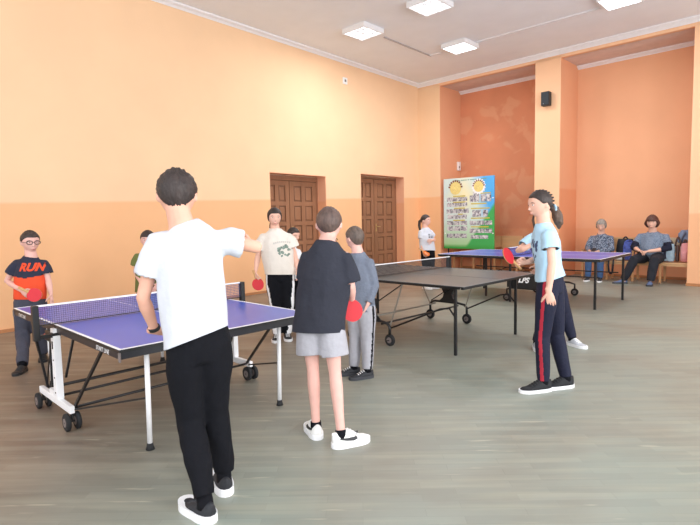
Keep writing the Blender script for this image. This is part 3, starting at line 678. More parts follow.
bag('backpack', -.128, .2, .17, .17, .42, M_PINK, 'dusty pink backpack at the right end of the wooden seats', 'backpack', [(-.05, .05, .1, M_BRN)], M_PINK)
bag('backpack', 620.5, .30, .40, .16, .50, M_DKBAG, 'black backpack leaning on the seat back between the two women', 'backpack', [(-.06, .06, .07, M_DKBAG)])
bag('shoulder_bag', 626.5, .12, .26, .12, .44, M_BLPAT, 'blue and violet patterned bag in front of the black backpack', 'bag', [(-.1, .1, .06, M_BLPAT)])
c = at_seat(617.5, .07); o = link('plastic_bag', blob([lambda b: ball(b, c+Z*.07, .13, .07, .07, E_, M_, Z)], .012, 4, .03, 14), mat('white_thin_plastic', (236, 238, 238), .35), base=c, smooth=True)
tag(o, 'small crumpled white plastic bag at the front of the seat between the women', 'plastic bag')
c = fp(sR-.155, BT+.33, SZ+.06); e = empty('jacket', c+Z*.4, 'slate blue jacket hung over the seat back at the right end', 'jacket')
o = link('body', blob([lambda b: tube(b, [c+Z*.36, c+Z*.45, c+Z*.56, c+Z*.64], [(.09, .06), (.13, .08), (.12, .08), (.07, .05)], side=E_, n=16)], .014, 4, .03, 9), mat('slate_blue_cloth', (120, 138, 168), .8, .1, 12), e, smooth=True)
g = BM(); tube(g, [c-E_*.02-M_*.07+Z*.58, c-E_*.06-M_*.09+Z*.5, c-E_*.09-M_*.09+Z*.4], [.04, .045, .04], n=12, cap='round'); link('sleeve', g, mat('slate_blue_cloth', (120, 138, 168), .8), e)
c = at_seat(611, -.02); g = BM()
for k, dx in enumerate((-.05, .05)): tube(g, [c+E_*dx*.6+Z*.03+M_*.08, c+E_*dx-M_*.03+Z*.01, c+E_*dx-M_*.035-Z*.1, c+E_*dx*.7-M_*.035-Z*.26, c-M_*.035-Z*.3], [(.006, .02)]*5, side=M_, n=8)
tag(link('bag_strap', g, M_DKBAG, base=c), 'dark bag strap hanging in a loop from the seat front beside the woman in jeans', 'strap')
# ------------------------------------------------------------------ people
M_SCL = mat('eye_white', (238, 234, 230), .3); M_IRIS = mat('dark_iris', (48, 34, 28), .25); M_LIP = mat('lips', (196, 120, 112), .5)
def skin(rgb): return mat('skin_%d_%d' % (rgb[0], rgb[2]), rgb, .55, .04, 25, spec=.35)
SK1, SK2, SK3 = skin((230, 182, 162)), skin((222, 170, 148)), skin((226, 178, 166))
def hairm(n, rgb): return mat(n, rgb, .55, .35, 40, .35, 120, stretch=(1, 1, .25))
H_DK, H_BR, H_LT, H_GR = hairm('dark_brown_hair', (50, 40, 38)), hairm('brown_hair', (84, 64, 52)), hairm('light_brown_hair', (104, 82, 66)), hairm('grey_blond_hair', (150, 142, 134))
def lerp(a, b, t): return a+(b-a)*t
def head_pt(d, HH):
    """surface of the head for a unit direction d = (right, forward, up)"""
    x, y, z = d; t = max(0, -z)
    px = .355*HH*x*(1-.42*t**1.7); py = .425*HH*y; pz = .5*HH*z
    if z > 0: px *= 1+.09*math.sin(math.pi*z); py *= 1+.06*math.sin(math.pi*z)
    if y < 0: py *= 1-.38*t; px *= 1-.12*t
    else: py *= 1-.05*t
    py += .015*HH
    if y > .3:
        for ex in (-.42, .42): py -= .035*HH*math.exp(-((x-ex)**2+(z-.02)**2)/.035)
        py += .02*HH*math.exp(-(z-.22)**2/.02)*max(0, 1-abs(x)*1.3)
        py += .022*HH*math.exp(-(z+.62)**2/.03)*math.exp(-x*x/.05)
    return px, py, pz
def head_bm(b, c, r, f, u, HH, k=1.0, fn=None, n=36):
    rows = []; m = n//2
    def at(d):
        p = fn(d) if fn else head_pt(d, HH); return c + r*p[0]*k + f*p[1]*k + u*p[2]*k
    for i in range(1, m):
        th = math.pi*i/m; rows.append([b.verts.new(at((math.sin(th)*math.cos(2*math.pi*j/n), math.sin(th)*math.sin(2*math.pi*j/n), math.cos(th)))) for j in range(n)])
    tp, bt_ = b.verts.new(at((0, 0, 1))), b.verts.new(at((0, 0, -1)))
    fs = []
    for j in range(n):
        q = (j+1) % n; fs.append(b.faces.new((tp, rows[0][j], rows[0][q]))); fs.append(b.faces.new((bt_, rows[-1][q], rows[-1][j])))
        for p, w_ in zip(rows, rows[1:]): fs.append(b.faces.new((p[j], w_[j], w_[q], p[q])))
    for g in fs: g.smooth = True
    return fs
def sstep(a, b, x):
    t = min(1, max(0, (x-a)/(b-a))); return t*t*(3-2*t)
def hair_fn(HH, style):
    th = style.get('th', .05); low = style.get('low', -.42); front = style.get('front', .52); rough_ = style.get('rough', .0); side = style.get('side', -.05); fringe = style.get('fringe', 0); top = style.get('top', 0); seed = style.get('seed', 0); bob = style.get('bob', 0)
    def f(d):
        x, y, z = d; px, py, pz = head_pt(d, HH)
        if y > 0: line = lerp(side, front, sstep(.05, .78, y)) - fringe*sstep(.5, .9, y)
        else: line = lerp(side, low, sstep(.1, .85, -y))
        a = sstep(line-.07, line+.07, z)
        nz = rough_*noise.noise(Vector((x*9+seed, y*9, z*9)))+rough_*.6*noise.noise(Vector((x*22+seed, y*22, z*22)))
        k = 1 + a*(th+top*max(0, z)*.5+nz) - (1-a)*.12
        kb = 1+bob*sstep(.45, -.25, z)*a
        return px*k*kb, py*k*(1+(kb-1)*.6), pz*k
    return f
def finger(b, root, d, n_, lens, rads, curls, sgn=1):
    """a finger of three segments bending from d towards n_"""
    pts = [root - d*lens[0]*.35]; rr = [rads[0]*1.0]; p = root; ang = 0; pts.append(p); rr.append(rads[0])
    for L0, r0, c0 in zip(lens, rads[1:], curls):
        ang += c0; v = d*math.cos(ang) + n_*math.sin(ang); p = p + v*L0; pts.append(p); rr.append(r0)
    tube(b, pts, rr, side=d.cross(n_).normalized(), n=8, cap='round')
def hand_bm(b, fb, wrist, d, pn, thumb, s, curl):
    """palm goes into b (merged with the arm), five fingers into fb; thumb = unit vector to the thumb side"""
    d = d.normalized(); pn = (pn-d*pn.dot(d)).normalized(); lat = thumb-d*thumb.dot(d); lat = (lat-pn*lat.dot(pn)).normalized()
    L_ = .088*s; w_ = .040*s; th = .0145*s
    tube(b, [wrist-d*.03*s, wrist, wrist+d*L_*.3, wrist+d*L_*.7, wrist+d*L_], [(.024*s, .019*s), (.026*s, .018*s), (w_*.92, th*1.15), (w_, th), (w_*.97, th*.8)], side=lat, n=12, cap='round')
    for i, (o_, ln) in enumerate(((.75, .93), (.26, 1.0), (-.24, .95), (-.7, .78))):
        root = wrist + d*L_*(1.0 if i in (1, 2) else .95) + lat*w_*o_; sp = (d + lat*o_*.07).normalized(); c = math.radians(curl+(3-i)*-2)
        L3 = [.040*s*ln, .025*s*ln, .021*s*ln]; finger(fb, root, sp, pn, L3, [.0092*s, .0086*s, .0078*s, .0064*s], [c*.75, c, c*.75])
    td = (d*.62+lat*.72+pn*.28).normalized(); root = wrist + d*L_*.28 + lat*w_*.72
    tc = math.radians(min(curl, 55)*.5); ax2 = (d*.75+pn*.5-lat*.25).normalized(); ax2 = (ax2-td*ax2.dot(td)).normalized()
    finger(fb, root, td, ax2, [.040*s, .031*s, .025*s], [.0125*s, .0112*s, .0098*s, .0078*s], [.05, tc, tc])
def side_axis(a, b_): return (Vector(b_)-Vector(a)).normalized()
def torso_rings(J, off, g, s, low=.06, chest=1.0, belly=0.0, neck=True, boxy=0.0, wide=1.0):
    """pts, radii and lateral axes from the crotch to the neck"""
    hipc = (J['hipL']+J['hipR'])/2; shc = (J['shL']+J['shR'])/2; hx = (J['hipR']-J['hipL']).normalized(); sx_ = (J['shR']-J['shL']).normalized()
    nk = J['neck']; hw = .155*s*g*wide; shw = (J['shR']-J['shL']).length/2
    spine = (shc-hipc); up = spine.normalized(); pts, rad, ax = [], [], []
    fwd = lambda a: (Vector((0, 0, 1)).cross(a)).normalized()
    def add(p, w_, d_, k): 
        a = lerp(hx, sx_, k).normalized(); pts.append(p); rad.append((w_+off, d_+off*.9)); ax.append(a)
    add(hipc-up*low*s*1.1, hw*lerp(.86, 1.03, min(1, boxy*1.3)), .088*s*g+.02*boxy*s, 0); add(hipc+up*.0, hw, .105*s*g, 0); add(hipc+up*.07*s, hw*.97, .105*s*g+belly*.6, .1)
    add(hipc+spine*.36, lerp(.128*s*g, hw, boxy), .092*s*g+belly, .35); add(hipc+spine*.62, lerp(.138*s*g, hw, boxy), .098*s*g+belly*.5, .65)
    add(hipc+spine*.82, max(.142*s*g, shw*.84)*chest, .1*s*g, .9); 
    dn = nk-shc; add(shc-up*.04*s, shw*.9, .084*s*g, 1); add(shc+dn*.27, shw*.70, .074*s*g, 1); add(shc+dn*.56, shw*.46, .064*s*g, 1)
    if neck: add(nk, .056*s*g**.5, .056*s*g**.5, 1)
    return pts, rad, ax
def limb_pts(a, b_, n=3): return [lerp(a, b_, i/n) for i in range(n+1)]
def ruffle(b, amp, f=9, axis=None, zs=.45):
    b.normal_update()
    for v in b.verts:
        q = Vector((v.co.x*f, v.co.y*f, v.co.z*f*zs)) if axis is None else v.co*f
        v.co += v.normal*amp*(noise.noise(q)+.5*noise.noise(q*2.3+Vector((5, 1, 2))))
def cut(b, p, n_, rad, depth=.14):
    """open the cloth beyond the plane at p (normal n_) near p"""
    p = Vector(p); n_ = n_.normalized(); fs = []
    for f in b.faces:
        c = f.calc_center_median()-p; a = c.dot(n_)
        if -.05 < a < depth and (c-n_*a).length < rad: fs.append(f)
    es = {e for f in fs for e in f.edges}; vs = {v for f in fs for v in f.verts}
    bmesh.ops.bisect_plane(b, geom=list(fs)+list(es)+list(vs), plane_co=p, plane_no=n_, clear_outer=True, dist=1e-5)
def uncap(b, p, n_, rad):
    """open the end of a sleeve: drop the faces of its flat end"""
    n_ = n_.normalized(); b.normal_update(); fs = []
    for f in b.faces:
        c = f.calc_center_median()-p; a = c.dot(n_)
        if -.03 < a < .03 and f.normal.dot(n_) > .62 and (c-n_*a).length < rad: fs.append(f)
    bmesh.ops.delete(b, geom=fs, context='FACES')
def cloth(name, b, m, root, thick=.007, matfn=None):
    me_b = b
    if matfn:
        for f in me_b.faces: f.material_index = matfn(f.calc_center_median(), f.normal)
    for f in me_b.faces: f.smooth = True
    bv = BVHTree.FromBMesh(me_b); o = link(name, me_b, m, root); o['_b'] = root['_b']
    sm = o.modifiers.new('thickness', 'SOLIDIFY'); sm.thickness = thick; sm.offset = -1
    return o, bv
def shoe(root, ankle, toe, s, M_up, M_sole, M_lace, laces=True, swoosh=None, collar=.075, sole_h=.032, tall=1.0):
    """trainer under the ankle, on the floor (z = base of sole)"""
    toe = Vector((toe.x, toe.y, 0)).normalized(); lat = Vector((toe.y, -toe.x, 0)); L_ = .285*s; o0 = Vector((ankle.x, ankle.y, 0)) - toe*L_*.24
    wid = lambda x: s*(.036+.014*sstep(.0, .3, x)+.004*math.sin(min(1, max(0, (x-.4)/.5))*math.pi))*math.sqrt(max(.04, 1-max(0, (x-.72)/.285)**2))*math.sqrt(max(.1, 1-max(0, (.13-x)/.135)**2))
    hgt = lambda x: s*tall*(lerp(collar+.012, .092, sstep(.2, .36, x)) if x < .36 else lerp(.092, .045, sstep(.36, .78, x)))*math.sqrt(max(.25, 1-max(0, (x-.8)/.22)**2))
    b = BM(); pts, rr = [], []; N_ = 18; rings = []
    for i in range(N_+1):
        x = .005+.985*i/N_; w_, h = wid(x), hgt(x); ring = []
        for k in range(12):
            a = math.pi*k/11; ring.append(b.verts.new(o0+toe*x*L_+lat*w_*math.cos(a)*(1-.18*math.sin(a))+Z*(.022*s+(h-.022*s)*math.sin(a)**.75)))
        rings.append(ring)
    for p, q in zip(rings, rings[1:]):
        for k in range(11): b.faces.new((p[k], p[k+1], q[k+1], q[k]))
        b.faces.new((p[0], q[0], q[11], p[11]))
    b.faces.new(rings[0]); b.faces.new(rings[-1][::-1]); bmesh.ops.recalc_face_normals(b, faces=b.faces)
    for f in b.faces: f.smooth = True
    bv = BVHTree.FromBMesh(b); o = link('shoe', b, M_up, root); o['_b'] = root['_b']
    b = BM(); prof = []
    for i in range(25): x = i/24; prof.append((x, wid(x)*1.04+.002*s))
    ol = [(x*L_*1.025-L_*.012, w_) for x, w_ in prof]+[(x*L_*1.025-L_*.012, -w_) for x, w_ in prof[::-1]]
    prism(b, ol, o0+Z*sole_h*s/2, toe, lat, Z, sole_h*s); link('sole', b, M_sole, o)
    if laces:
        b = BM()
        for k in range(4):
            x = .42+.075*k; h = hgt(x); w_ = wid(x)*.5
            tube(b, [o0+toe*x*L_+lat*w_*c+Z*(h*(1-.12*abs(c)**2)+.001) for c in (-1, -.5, 0, .5, 1)], .0045*s, n=6)
        link('laces', b, M_lace, o)
    if swoosh:
        for sd in (-1, 1):
            nrm = lat*sd; g = BM(); g.faces.new([g.verts.new((x*s, y*s, 0)) for x, y in ((-.08, .002), (-.03, -.008), (.02, -.014), (.05, -.008), (.068, .01), (.072, .028), (.06, .026), (.05, .014), (.03, .008), (-.02, .008), (-.08, .010))])
            az = (nrm*.99+Z*.1).normalized()
            bmesh.ops.triangulate(g, faces=g.faces)
            for v in g.verts:
                p = o0+toe*(.44*L_+v.co.x)+Z*(.056*s+v.co.y*1.15); h = bv.ray_cast(p+az*.2, -az); v.co = (h[0]+az*.0025) if h[0] else p
            g.normal_update()
            if sum(f.normal.dot(nrm) for f in g.faces) < 0: bmesh.ops.reverse_faces(g, faces=g.faces)
            link('side_mark', g, swoosh, o)
    return o
def person(label, J, HH, face, s=1.0, g=1.0, sk=None, hair=None, hairmat=None, top=None, bottom=None, shoes=None, hands=None, upv=None, glasses=False, group=None, voxel=.0075, head_extra=None, base=None, smile=0):
    """J: joints in world coordinates. s overall size, g girth."""
    sk = sk or SK1
    base = base or Vector(((J['anL'].x+J['anR'].x)/2, (J['anL'].y+J['anR'].y)/2, 0))
    root = empty('person', base, label, 'person', group)
    f = face.normalized(); u = (upv or Z); r = f.cross(u).normalized(); u = r.cross(f).normalized(); hc = J['head']
    # ---- the body, one continuous surface
    b = BM(); fb = BM()
    pts, rad, ax = torso_rings(J, -.012*s, g, s, low=.03); tube(b, pts, rad, side=ax, n=20, cap=True)
    nr = HH*.232*g**.3; tube(b, [J['neck']-(hc-J['neck']).normalized()*.04*s, J['neck'], hc-u*HH*.30-f*HH*.06, hc-f*HH*.06], [nr*1.25, nr*1.1, nr, nr], n=14)
    head_bm(b, hc, r, f, u, HH)
    tube(b, [hc+f*HH*.405+u*HH*.05, hc+f*HH*.445-u*HH*.09, hc+f*HH*.468-u*HH*.145, hc+f*HH*.42-u*HH*.175], [.022*HH, .034*HH, .042*HH, .035*HH], side=r, n=10, cap='round')   # nose
    for sd in (-1, 1):
        ball(b, hc+r*sd*HH*.355-f*HH*.04-u*HH*.04, .035*HH, .065*HH, .12*HH, r, (f*-.9+r*sd*.5).normalized(), u, 12)                                                   # ear
    ball(b, hc+f*HH*.40-u*HH*.305, .085*HH, .035*HH, .038*HH, r, f, u, 12)
    for q in 'LR':
        sh, el, wr = J['sh'+q], J['el'+q], J['wr'+q]; shc = (J['shL']+J['shR'])/2; k = s*g**.55
        tube(b, [lerp(shc, sh, .45)-Z*.01*s, sh-Z*.012*s, lerp(sh, el, .3), lerp(sh, el, .7), el, lerp(el, wr, .28), lerp(el, wr, .7), wr], [.046*k, .046*k, .045*k, .039*k, .036*k, .038*k, .029*k, (.026*k, .021*k)], n=14, cap='round')
        hp, kn, an = J['hip'+q], J['kn'+q], J['an'+q]; hc2 = (J['hipL']+J['hipR'])/2; k = s*g**.7
        back = -FH*0
        tube(b, [lerp(hc2, hp, .8)+Z*.02*s, lerp(hp, kn, .25), lerp(hp, kn, .65), kn, lerp(kn, an, .28), lerp(kn, an, .65), an, Vector((an.x, an.y, max(.03, an.z-.06*s)))], [.088*k, .08*k, .062*k, .05*k, .052*k, .04*k, .034*k, .034*k], side=J['hipR']-J['hipL'], n=14, cap='round')
        hd = (hands or {}).get(q); dflt = (wr-el).normalized()
        if hd is None: hd = dict(d=dflt)
        d = hd.get('d', dflt); pn = hd.get('pn'); th = hd.get('th')
        if pn is None: pn = ((J['shL']+J['shR'])/2-sh); pn = Vector((pn.x, pn.y, 0)).normalized()
        if th is None: th = f if abs(f.dot(d)) < .8 else Z
        hand_bm(b, fb, wr, d, pn, th, s*hd.get('s', 1), hd.get('curl', 22))
    for q in 'LR':                                                      # bare foot inside the shoe
        an = J['an'+q]; td = (shoes or {}).get('dir'+q, f); td = Vector((td.x, td.y, 0)).normalized()
        tube(b, [an-td*.02*s-Z*.03*s, Vector((an.x, an.y, .045*s))+td*.05*s, Vector((an.x, an.y, .04*s))+td*.09*s], [(.028*s, .026*s), (.028*s, .016*s), (.02*s, .01*s)], side=Z.cross(td), n=10, cap='round')
    b = remesh(b, voxel*s**.5, 3)
    me = bpy.data.meshes.new('tmp'); fb.to_mesh(me); fb.free(); b.from_mesh(me); bpy.data.meshes.remove(me)
    bvh = BVHTree.FromBMesh(b); bo = link('body', b, sk, root, smooth=True); bo['_b'] = root['_b']
    # ---- face
    for sd in (-1, 1):
        e = hc+r*sd*HH*.155+f*HH*.345+u*HH*.01; g_ = BM(); ball(g_, e, .05*HH, .05*HH, .026*HH, r, f, u, 14); eo = link('eye', g_, M_SCL, root); eo['_b'] = root['_b']
        g_ = BM(); ball(g_, e+f*.032*HH, .023*HH, .021*HH, .023*HH, r, f, u, 12); link('iris', g_, M_IRIS, eo)
        g_ = BM(); tube(g_, [hc+r*sd*HH*.07+f*HH*.425+u*HH*.075, hc+r*sd*HH*.16+f*HH*.40+u*HH*.10, hc+r*sd*HH*.245+f*HH*.33+u*HH*.07], [.008*HH, .011*HH, .006*HH], n=8, cap='round'); link('eyebrow', g_, hairmat, root)
    g_ = BM(); tube(g_, [hc+r*HH*.105+f*HH*.385-u*HH*(.295-smile), hc+f*HH*.43-u*HH*.305, hc-r*HH*.105+f*HH*.385-u*HH*(.295-smile)], [.006*HH, .023*HH, .006*HH], n=8, cap='round'); link('mouth', g_, M_LIP, root)
    if glasses:
        g_ = BM()
        for sd in (-1, 1):
            c = hc+r*sd*HH*.16+f*HH*.435; P_ = [c+r*HH*.115*math.copysign(abs(math.cos(a))**.7, math.cos(a))+u*HH*.08*math.copysign(abs(math.sin(a))**.7, math.sin(a)) for a in [2*math.pi*k/20 for k in range(21)]]
            tube(g_, P_, .017*HH, side=f, n=6, cap=False); tube(g_, [c+r*sd*HH*.115, hc+r*sd*HH*.34+f*HH*.36+u*HH*.01, hc+r*sd*HH*.37-f*HH*.05+u*HH*.01], .009*HH, n=6)
        tube(g_, [hc-r*HH*.05+f*HH*.47+u*HH*.01, hc+r*HH*.05+f*HH*.47+u*HH*.01], .009*HH, n=6); link('glasses', g_, M_BLK, root)
    # ---- hair
    if hair is not None:
        g_ = BM(); fs = head_bm(g_, hc, r, f, u, HH, fn=hair_fn(HH, hair), n=72); ho = link('hair', g_, hairmat, root); ho['_b'] = root['_b']
        if head_extra: head_extra(root, ho, hc, r, f, u, HH)
    # ---- lower clothes first so that shirts hang over them
    out = {}
    if bottom:
        bt = bottom; b = BM(); gp = g; off = bt.get('off', .012)*s; mx = bt['m']
        pts, rad, ax = torso_rings(J, off, gp, s, low=.075, neck=False, belly=bt.get('belly', 0)); pts[3] = lerp(pts[2], pts[3], .5); rad[3] = (lerp(rad[2][0], rad[3][0], .5)*.93, rad[2][1]*.9); tube(b, pts[:4], rad[:4], side=ax[:4], n=22, cap=True)
        wd = bt.get('w', 1.0)*s*g**.7
        for q in 'LR':
            hp, kn, an = J['hip'+q], J['kn'+q], J['an'+q]; hc2 = (J['hipL']+J['hipR'])/2
            if bt.get('short'):
                k = bt['short']; e = lerp(hp, kn, k); d = (e-hp).normalized(); tube(b, [lerp(hc2, hp, .85)+Z*.03*s, lerp(hp, kn, .3*k), e, e+d*.05], [.098*wd, .096*wd, .1*wd*bt.get('flare', 1), .1*wd*bt.get('flare', 1)], n=18, cap=True)
            else:
                e = an+Z*bt.get('cuff', .0)*s; d = (e-kn).normalized()
                tube(b, [lerp(hc2, hp, .85)+Z*.03*s, lerp(hp, kn, .3), lerp(hp, kn, .7), kn, lerp(kn, e, .4), lerp(kn, e, .85), e, e+d*.05], [.1*wd, .095*wd, .08*wd, .07*wd, .066*wd, .058*wd*bt.get('flare', 1), .05*wd*bt.get('flare', 1), .05*wd*bt.get('flare', 1)], side=J['hipR']-J['hipL'], n=18, cap=True)
        b = remesh(b, bt.get('vox', .0105), 5); ruffle(b, bt.get('ruf', .007)*s, 8)
        for q in 'LR':
            hp, kn, an = J['hip'+q], J['kn'+q], J['an'+q]
            if bt.get('short'): e = lerp(hp, kn, bt['short']); cut(b, e, (e-hp), .16*s)
            else: e = an+Z*bt.get('cuff', 0)*s; cut(b, e, (e-kn), .1*s)
        mfn = None
        if bt.get('stripe') is not None:
            hx = (J['hipR']-J['hipL']).normalized(); sw = bt['stripe'][1]; two = bt['stripe'][2] if len(bt['stripe']) > 2 else None
            def mfn(c, n_, hx=hx, sw=sw, f=f):
                best = None
                for q, sg in (('L', -1), ('R', 1)):
                    for a, e in ((J['hip'+q]+Z*.12*s, J['kn'+q]), (J['kn'+q], J['an'+q])):
                        t = max(0, min(1, (c-a).dot(e-a)/(e-a).length_squared)); p = lerp(a, e, t); dd = (c-p).length
                        if best is None or dd < best[0]: best = (dd, p, sg, (e-a).normalized())
                dd, p, sg, ax_ = best; o_ = hx*sg; o_ = (o_-ax_*o_.dot(ax_)).normalized(); v = c-p; lat = v.cross(ax_).dot(o_); w2 = o_.cross(ax_); w2 = w2 if w2.dot(f) > 0 else -w2
                return 1 if v.dot(o_) > 0 and abs(v.dot(w2)-bt.get('soff', 0)) < sw else 0
        mats = [mx]+([bt['stripe'][0]] if bt.get('stripe') is not None else [])
        o, bv = cloth(bt.get('name', 'trousers'), b, mats, root, matfn=mfn); out['bottom'] = bv
    if top:
        tp = top; b = BM(); off = tp.get('off', .018)*s
        pts, rad, ax = torso_rings(J, off, g, s, low=tp.get('low', .05), belly=tp.get('belly', 0), boxy=tp.get('boxy', .6), wide=tp.get('wide', 1.04))
        hem = tp.get('hem'); pts[-1] = lerp(pts[-1], pts[-2], .2); rad[-1] = (HH*.232*g**.3+.022*s, HH*.232*g**.3+.018*s)
        tube(b, pts, rad, side=ax, n=24, cap=True)
        for q in 'LR':
            sh, el, wr = J['sh'+q], J['el'+q], J['wr'+q]; shc = (J['shL']+J['shR'])/2; k = s*g**.55*tp.get('sw', 1.0)
            if tp.get('long'):
                e = lerp(el, wr, tp['long']); d = (e-el).normalized()
                tube(b, [lerp(shc, sh, .5)-Z*(.054*k-.05*s), sh-Z*(.059*k-.043*s), lerp(sh, el, .5), el, lerp(el, e, .5), e], [.054*k, .059*k, .056*k, .052*k, .046*k, .04*k], n=16, cap=True)
            else:
                kk = tp.get('sleeve'+q, tp.get('sleeve', .55)); e = lerp(sh, el, kk); d = (e-sh).normalized(); tube(b, [lerp(shc, sh, .5)-Z*(.054*k-.05*s), sh-Z*(.06*k-.043*s), lerp(sh, e, .5), e], [.054*k, .06*k, .064*k, .066*k*tp.get('sflare', 1.05)], n=16, cap=True)
        b = remesh(b, tp.get('vox', .0105), 5); ruffle(b, tp.get('ruf', .008)*s, tp.get('rf', 7), zs=tp.get('zs', .6))
        for q in 'LR':
            sh, el, wr = J['sh'+q], J['el'+q], J['wr'+q]
            if tp.get('long'): e = lerp(el, wr, tp['long']); uncap(b, e, e-el, .06*s*tp.get('sw', 1))
            else: e = lerp(sh, el, tp.get('sleeve'+q, tp.get('sleeve', .55))); uncap(b, e, e-sh, .082*s*tp.get('sw', 1))
        hipc = (J['hipL']+J['hipR'])/2
        hp_, hn_ = hem if hem else (hipc-Z*.0, -Z)
        cut(b, hp_, hn_, .5*s, .5) if tp.get('hemcut', True) else None
        o, bv = cloth(tp.get('name', 't_shirt'), b, tp['m'], root, matfn=tp.get('matfn')); out['top'] = bv; out['topobj'] = o
        if tp.get('collar', True):
            g_ = BM(); nk = J['neck']; nd = (hc-nk).normalized(); c = lerp(nk, (J['shL']+J['shR'])/2, .06); sx_ = (J['shR']-J['shL']).normalized(); fy = nd.cross(sx_).normalized()
            rr = HH*.232*g**.3+.012*s; tube(g_, [c+sx_*rr*math.cos(a)+fy*rr*math.sin(a) for a in [2*math.pi*k/24 for k in range(25)]], (.011*s, .006*s), side=nd, n=8, cap=False); link('neckband', g_, tp.get('collarm', tp['m'] if not isinstance(tp['m'], list) else tp['m'][0]), o)
    if shoes:
        for q in 'LR': shoe(root, J['an'+q], shoes['dir'+q], s*shoes.get('s', 1), shoes['up'], shoes['sole'], shoes['lace'], shoes.get('laces', True), shoes.get('mark'), shoes.get('collar', .075), shoes.get('sole_h', .032), shoes.get('tall', 1.0))
        if shoes.get('sock'):
            for q in 'LR':
                an = J['an'+q]; kn = J['kn'+q]; g_ = BM(); d = (kn-an).normalized(); tube(g_, [an-Z*.03*s, an, an+d*shoes.get('sockh', .04)*s], [.044*s, .0415*s, .0405*s], n=16); so = link('sock', g_, shoes['sock'], root)
    return root, out
def joints(d, **kw):
    J = {}
    for k, v in kw.items():
        if isinstance(v, Vector): J[k] = v
        else: J[k] = und(v[0], v[1], d+(v[2] if len(v) > 2 else 0))
    return J
def ank(px, py, z=.095): return unz(px, py, z)
def report(n, J):
    L_ = lambda a, b_: round((J[a]-J[b_]).length, 2)
    print(n, 'upperarm', L_('shL', 'elL'), L_('shR', 'elR'), 'fore', L_('elL', 'wrL'), L_('elR', 'wrR'), 'thigh', L_('hipL', 'knL'), L_('hipR', 'knR'), 'shank', L_('knL', 'anL'), L_('knR', 'anR'), 'sh', L_('shL', 'shR'), 'hip', L_('hipL', 'hipR'), 'torso', round(((J['shL']+J['shR'])/2-(J['hipL']+J['hipR'])/2).length, 2), 'headz', round(J['head'].z, 2), 'hipz', round(J['hipL'].z, 2), 'kneez', round(J['knL'].z, 2), round(J['knR'].z, 2), 'and', round(dep(J['anL']), 2), round(dep(J['anR']), 2))
M_RED = mat('red_rubber', (206, 34, 48), .55); M_BRUB = mat('black_rubber_sheet', (34, 32, 34), .6); M_BLADE = mat('blade_wood', (206, 160, 108), .5); M_ORG = mat('orange_rubber', (226, 120, 44), .55)
def paddle(c, to_hand, nrm, label, red=None, r=.077, length=.115):
    h = (Vector(to_hand)-c).normalized(); nrm = (nrm-h*nrm.dot(h)).normalized(); lat = h.cross(nrm)
    t = empty('table_tennis_bat', c, label, 'table tennis bat', 'table tennis bats in hands')
    ol = [(r*.97*math.cos(a), r*1.05*math.sin(a)) for a in [math.pi*(-.5+.14)+(2*math.pi-2*math.pi*.14)*k/30 for k in range(31)]]
    b = BM(); prism(b, ol+[(-.014, -r*1.12), (.014, -r*1.12)][::1], c, lat, -h, nrm, .006); o = link('blade', b, M_BLADE, t); o['_b'] = t['_b']
    for sd, m in ((1, red or M_RED), (-1, M_BRUB if red is None else M_RED)):
        b = BM(); prism(b, [(x*.99, y*.99) for x, y in ol], c+nrm*sd*.005, lat, -h, nrm, .004); link('rubber', b, m, t)
    b = BM(); tube(b, [c+h*r*.92, c+h*(r+.02), c+h*(r+length*.6), c+h*(r+length)], [(.013, .010), (.0145, .011), (.0135, .011), (.016, .012)], side=lat, n=12, cap=True); link('handle', b, M_BLADE, t)
    return t
T_WHITE = mat('white_cotton', (206, 210, 219), .85, .02, 8, .25, 25); T_BLACK = mat('black_cotton', (17, 18, 24), .9, .1, 12, .3, 30, spec=.2)
T_DARK = mat('charcoal_navy_cotton', (50, 52, 62), .9, .06, 10, .3, 28, spec=.25); T_GREY = mat('light_grey_jersey', (166, 166, 174), .85, .05, 30, .3, 30)
M_DKUP = mat('black_mesh_upper', (36, 38, 44), .7, .2, 60); M_DKL = mat('dark_grey_lace', (62, 64, 70), .7)
def bracelet(root, p, ax, r, m, w=.016, name='wristband'):
    b = BM(); ax = ax.normalized(); s_ = ax.orthogonal(); tube(b, [p-ax*w/2, p-ax*w*.4, p+ax*w*.4, p+ax*w/2], [r*.96, r, r, r*.96], side=s_, n=18); link(name, b, m, root)
def print_on(root, bv, o, ax, ay, shapes, m, name='print', sub=2, parent=None):
    g = BM()
    for pts in shapes: g.faces.new([g.verts.new((x, y, 0)) for x, y in pts])
    decal(g, o, ax, ay, bv, .003, sub); link(name, g, m, parent or root)
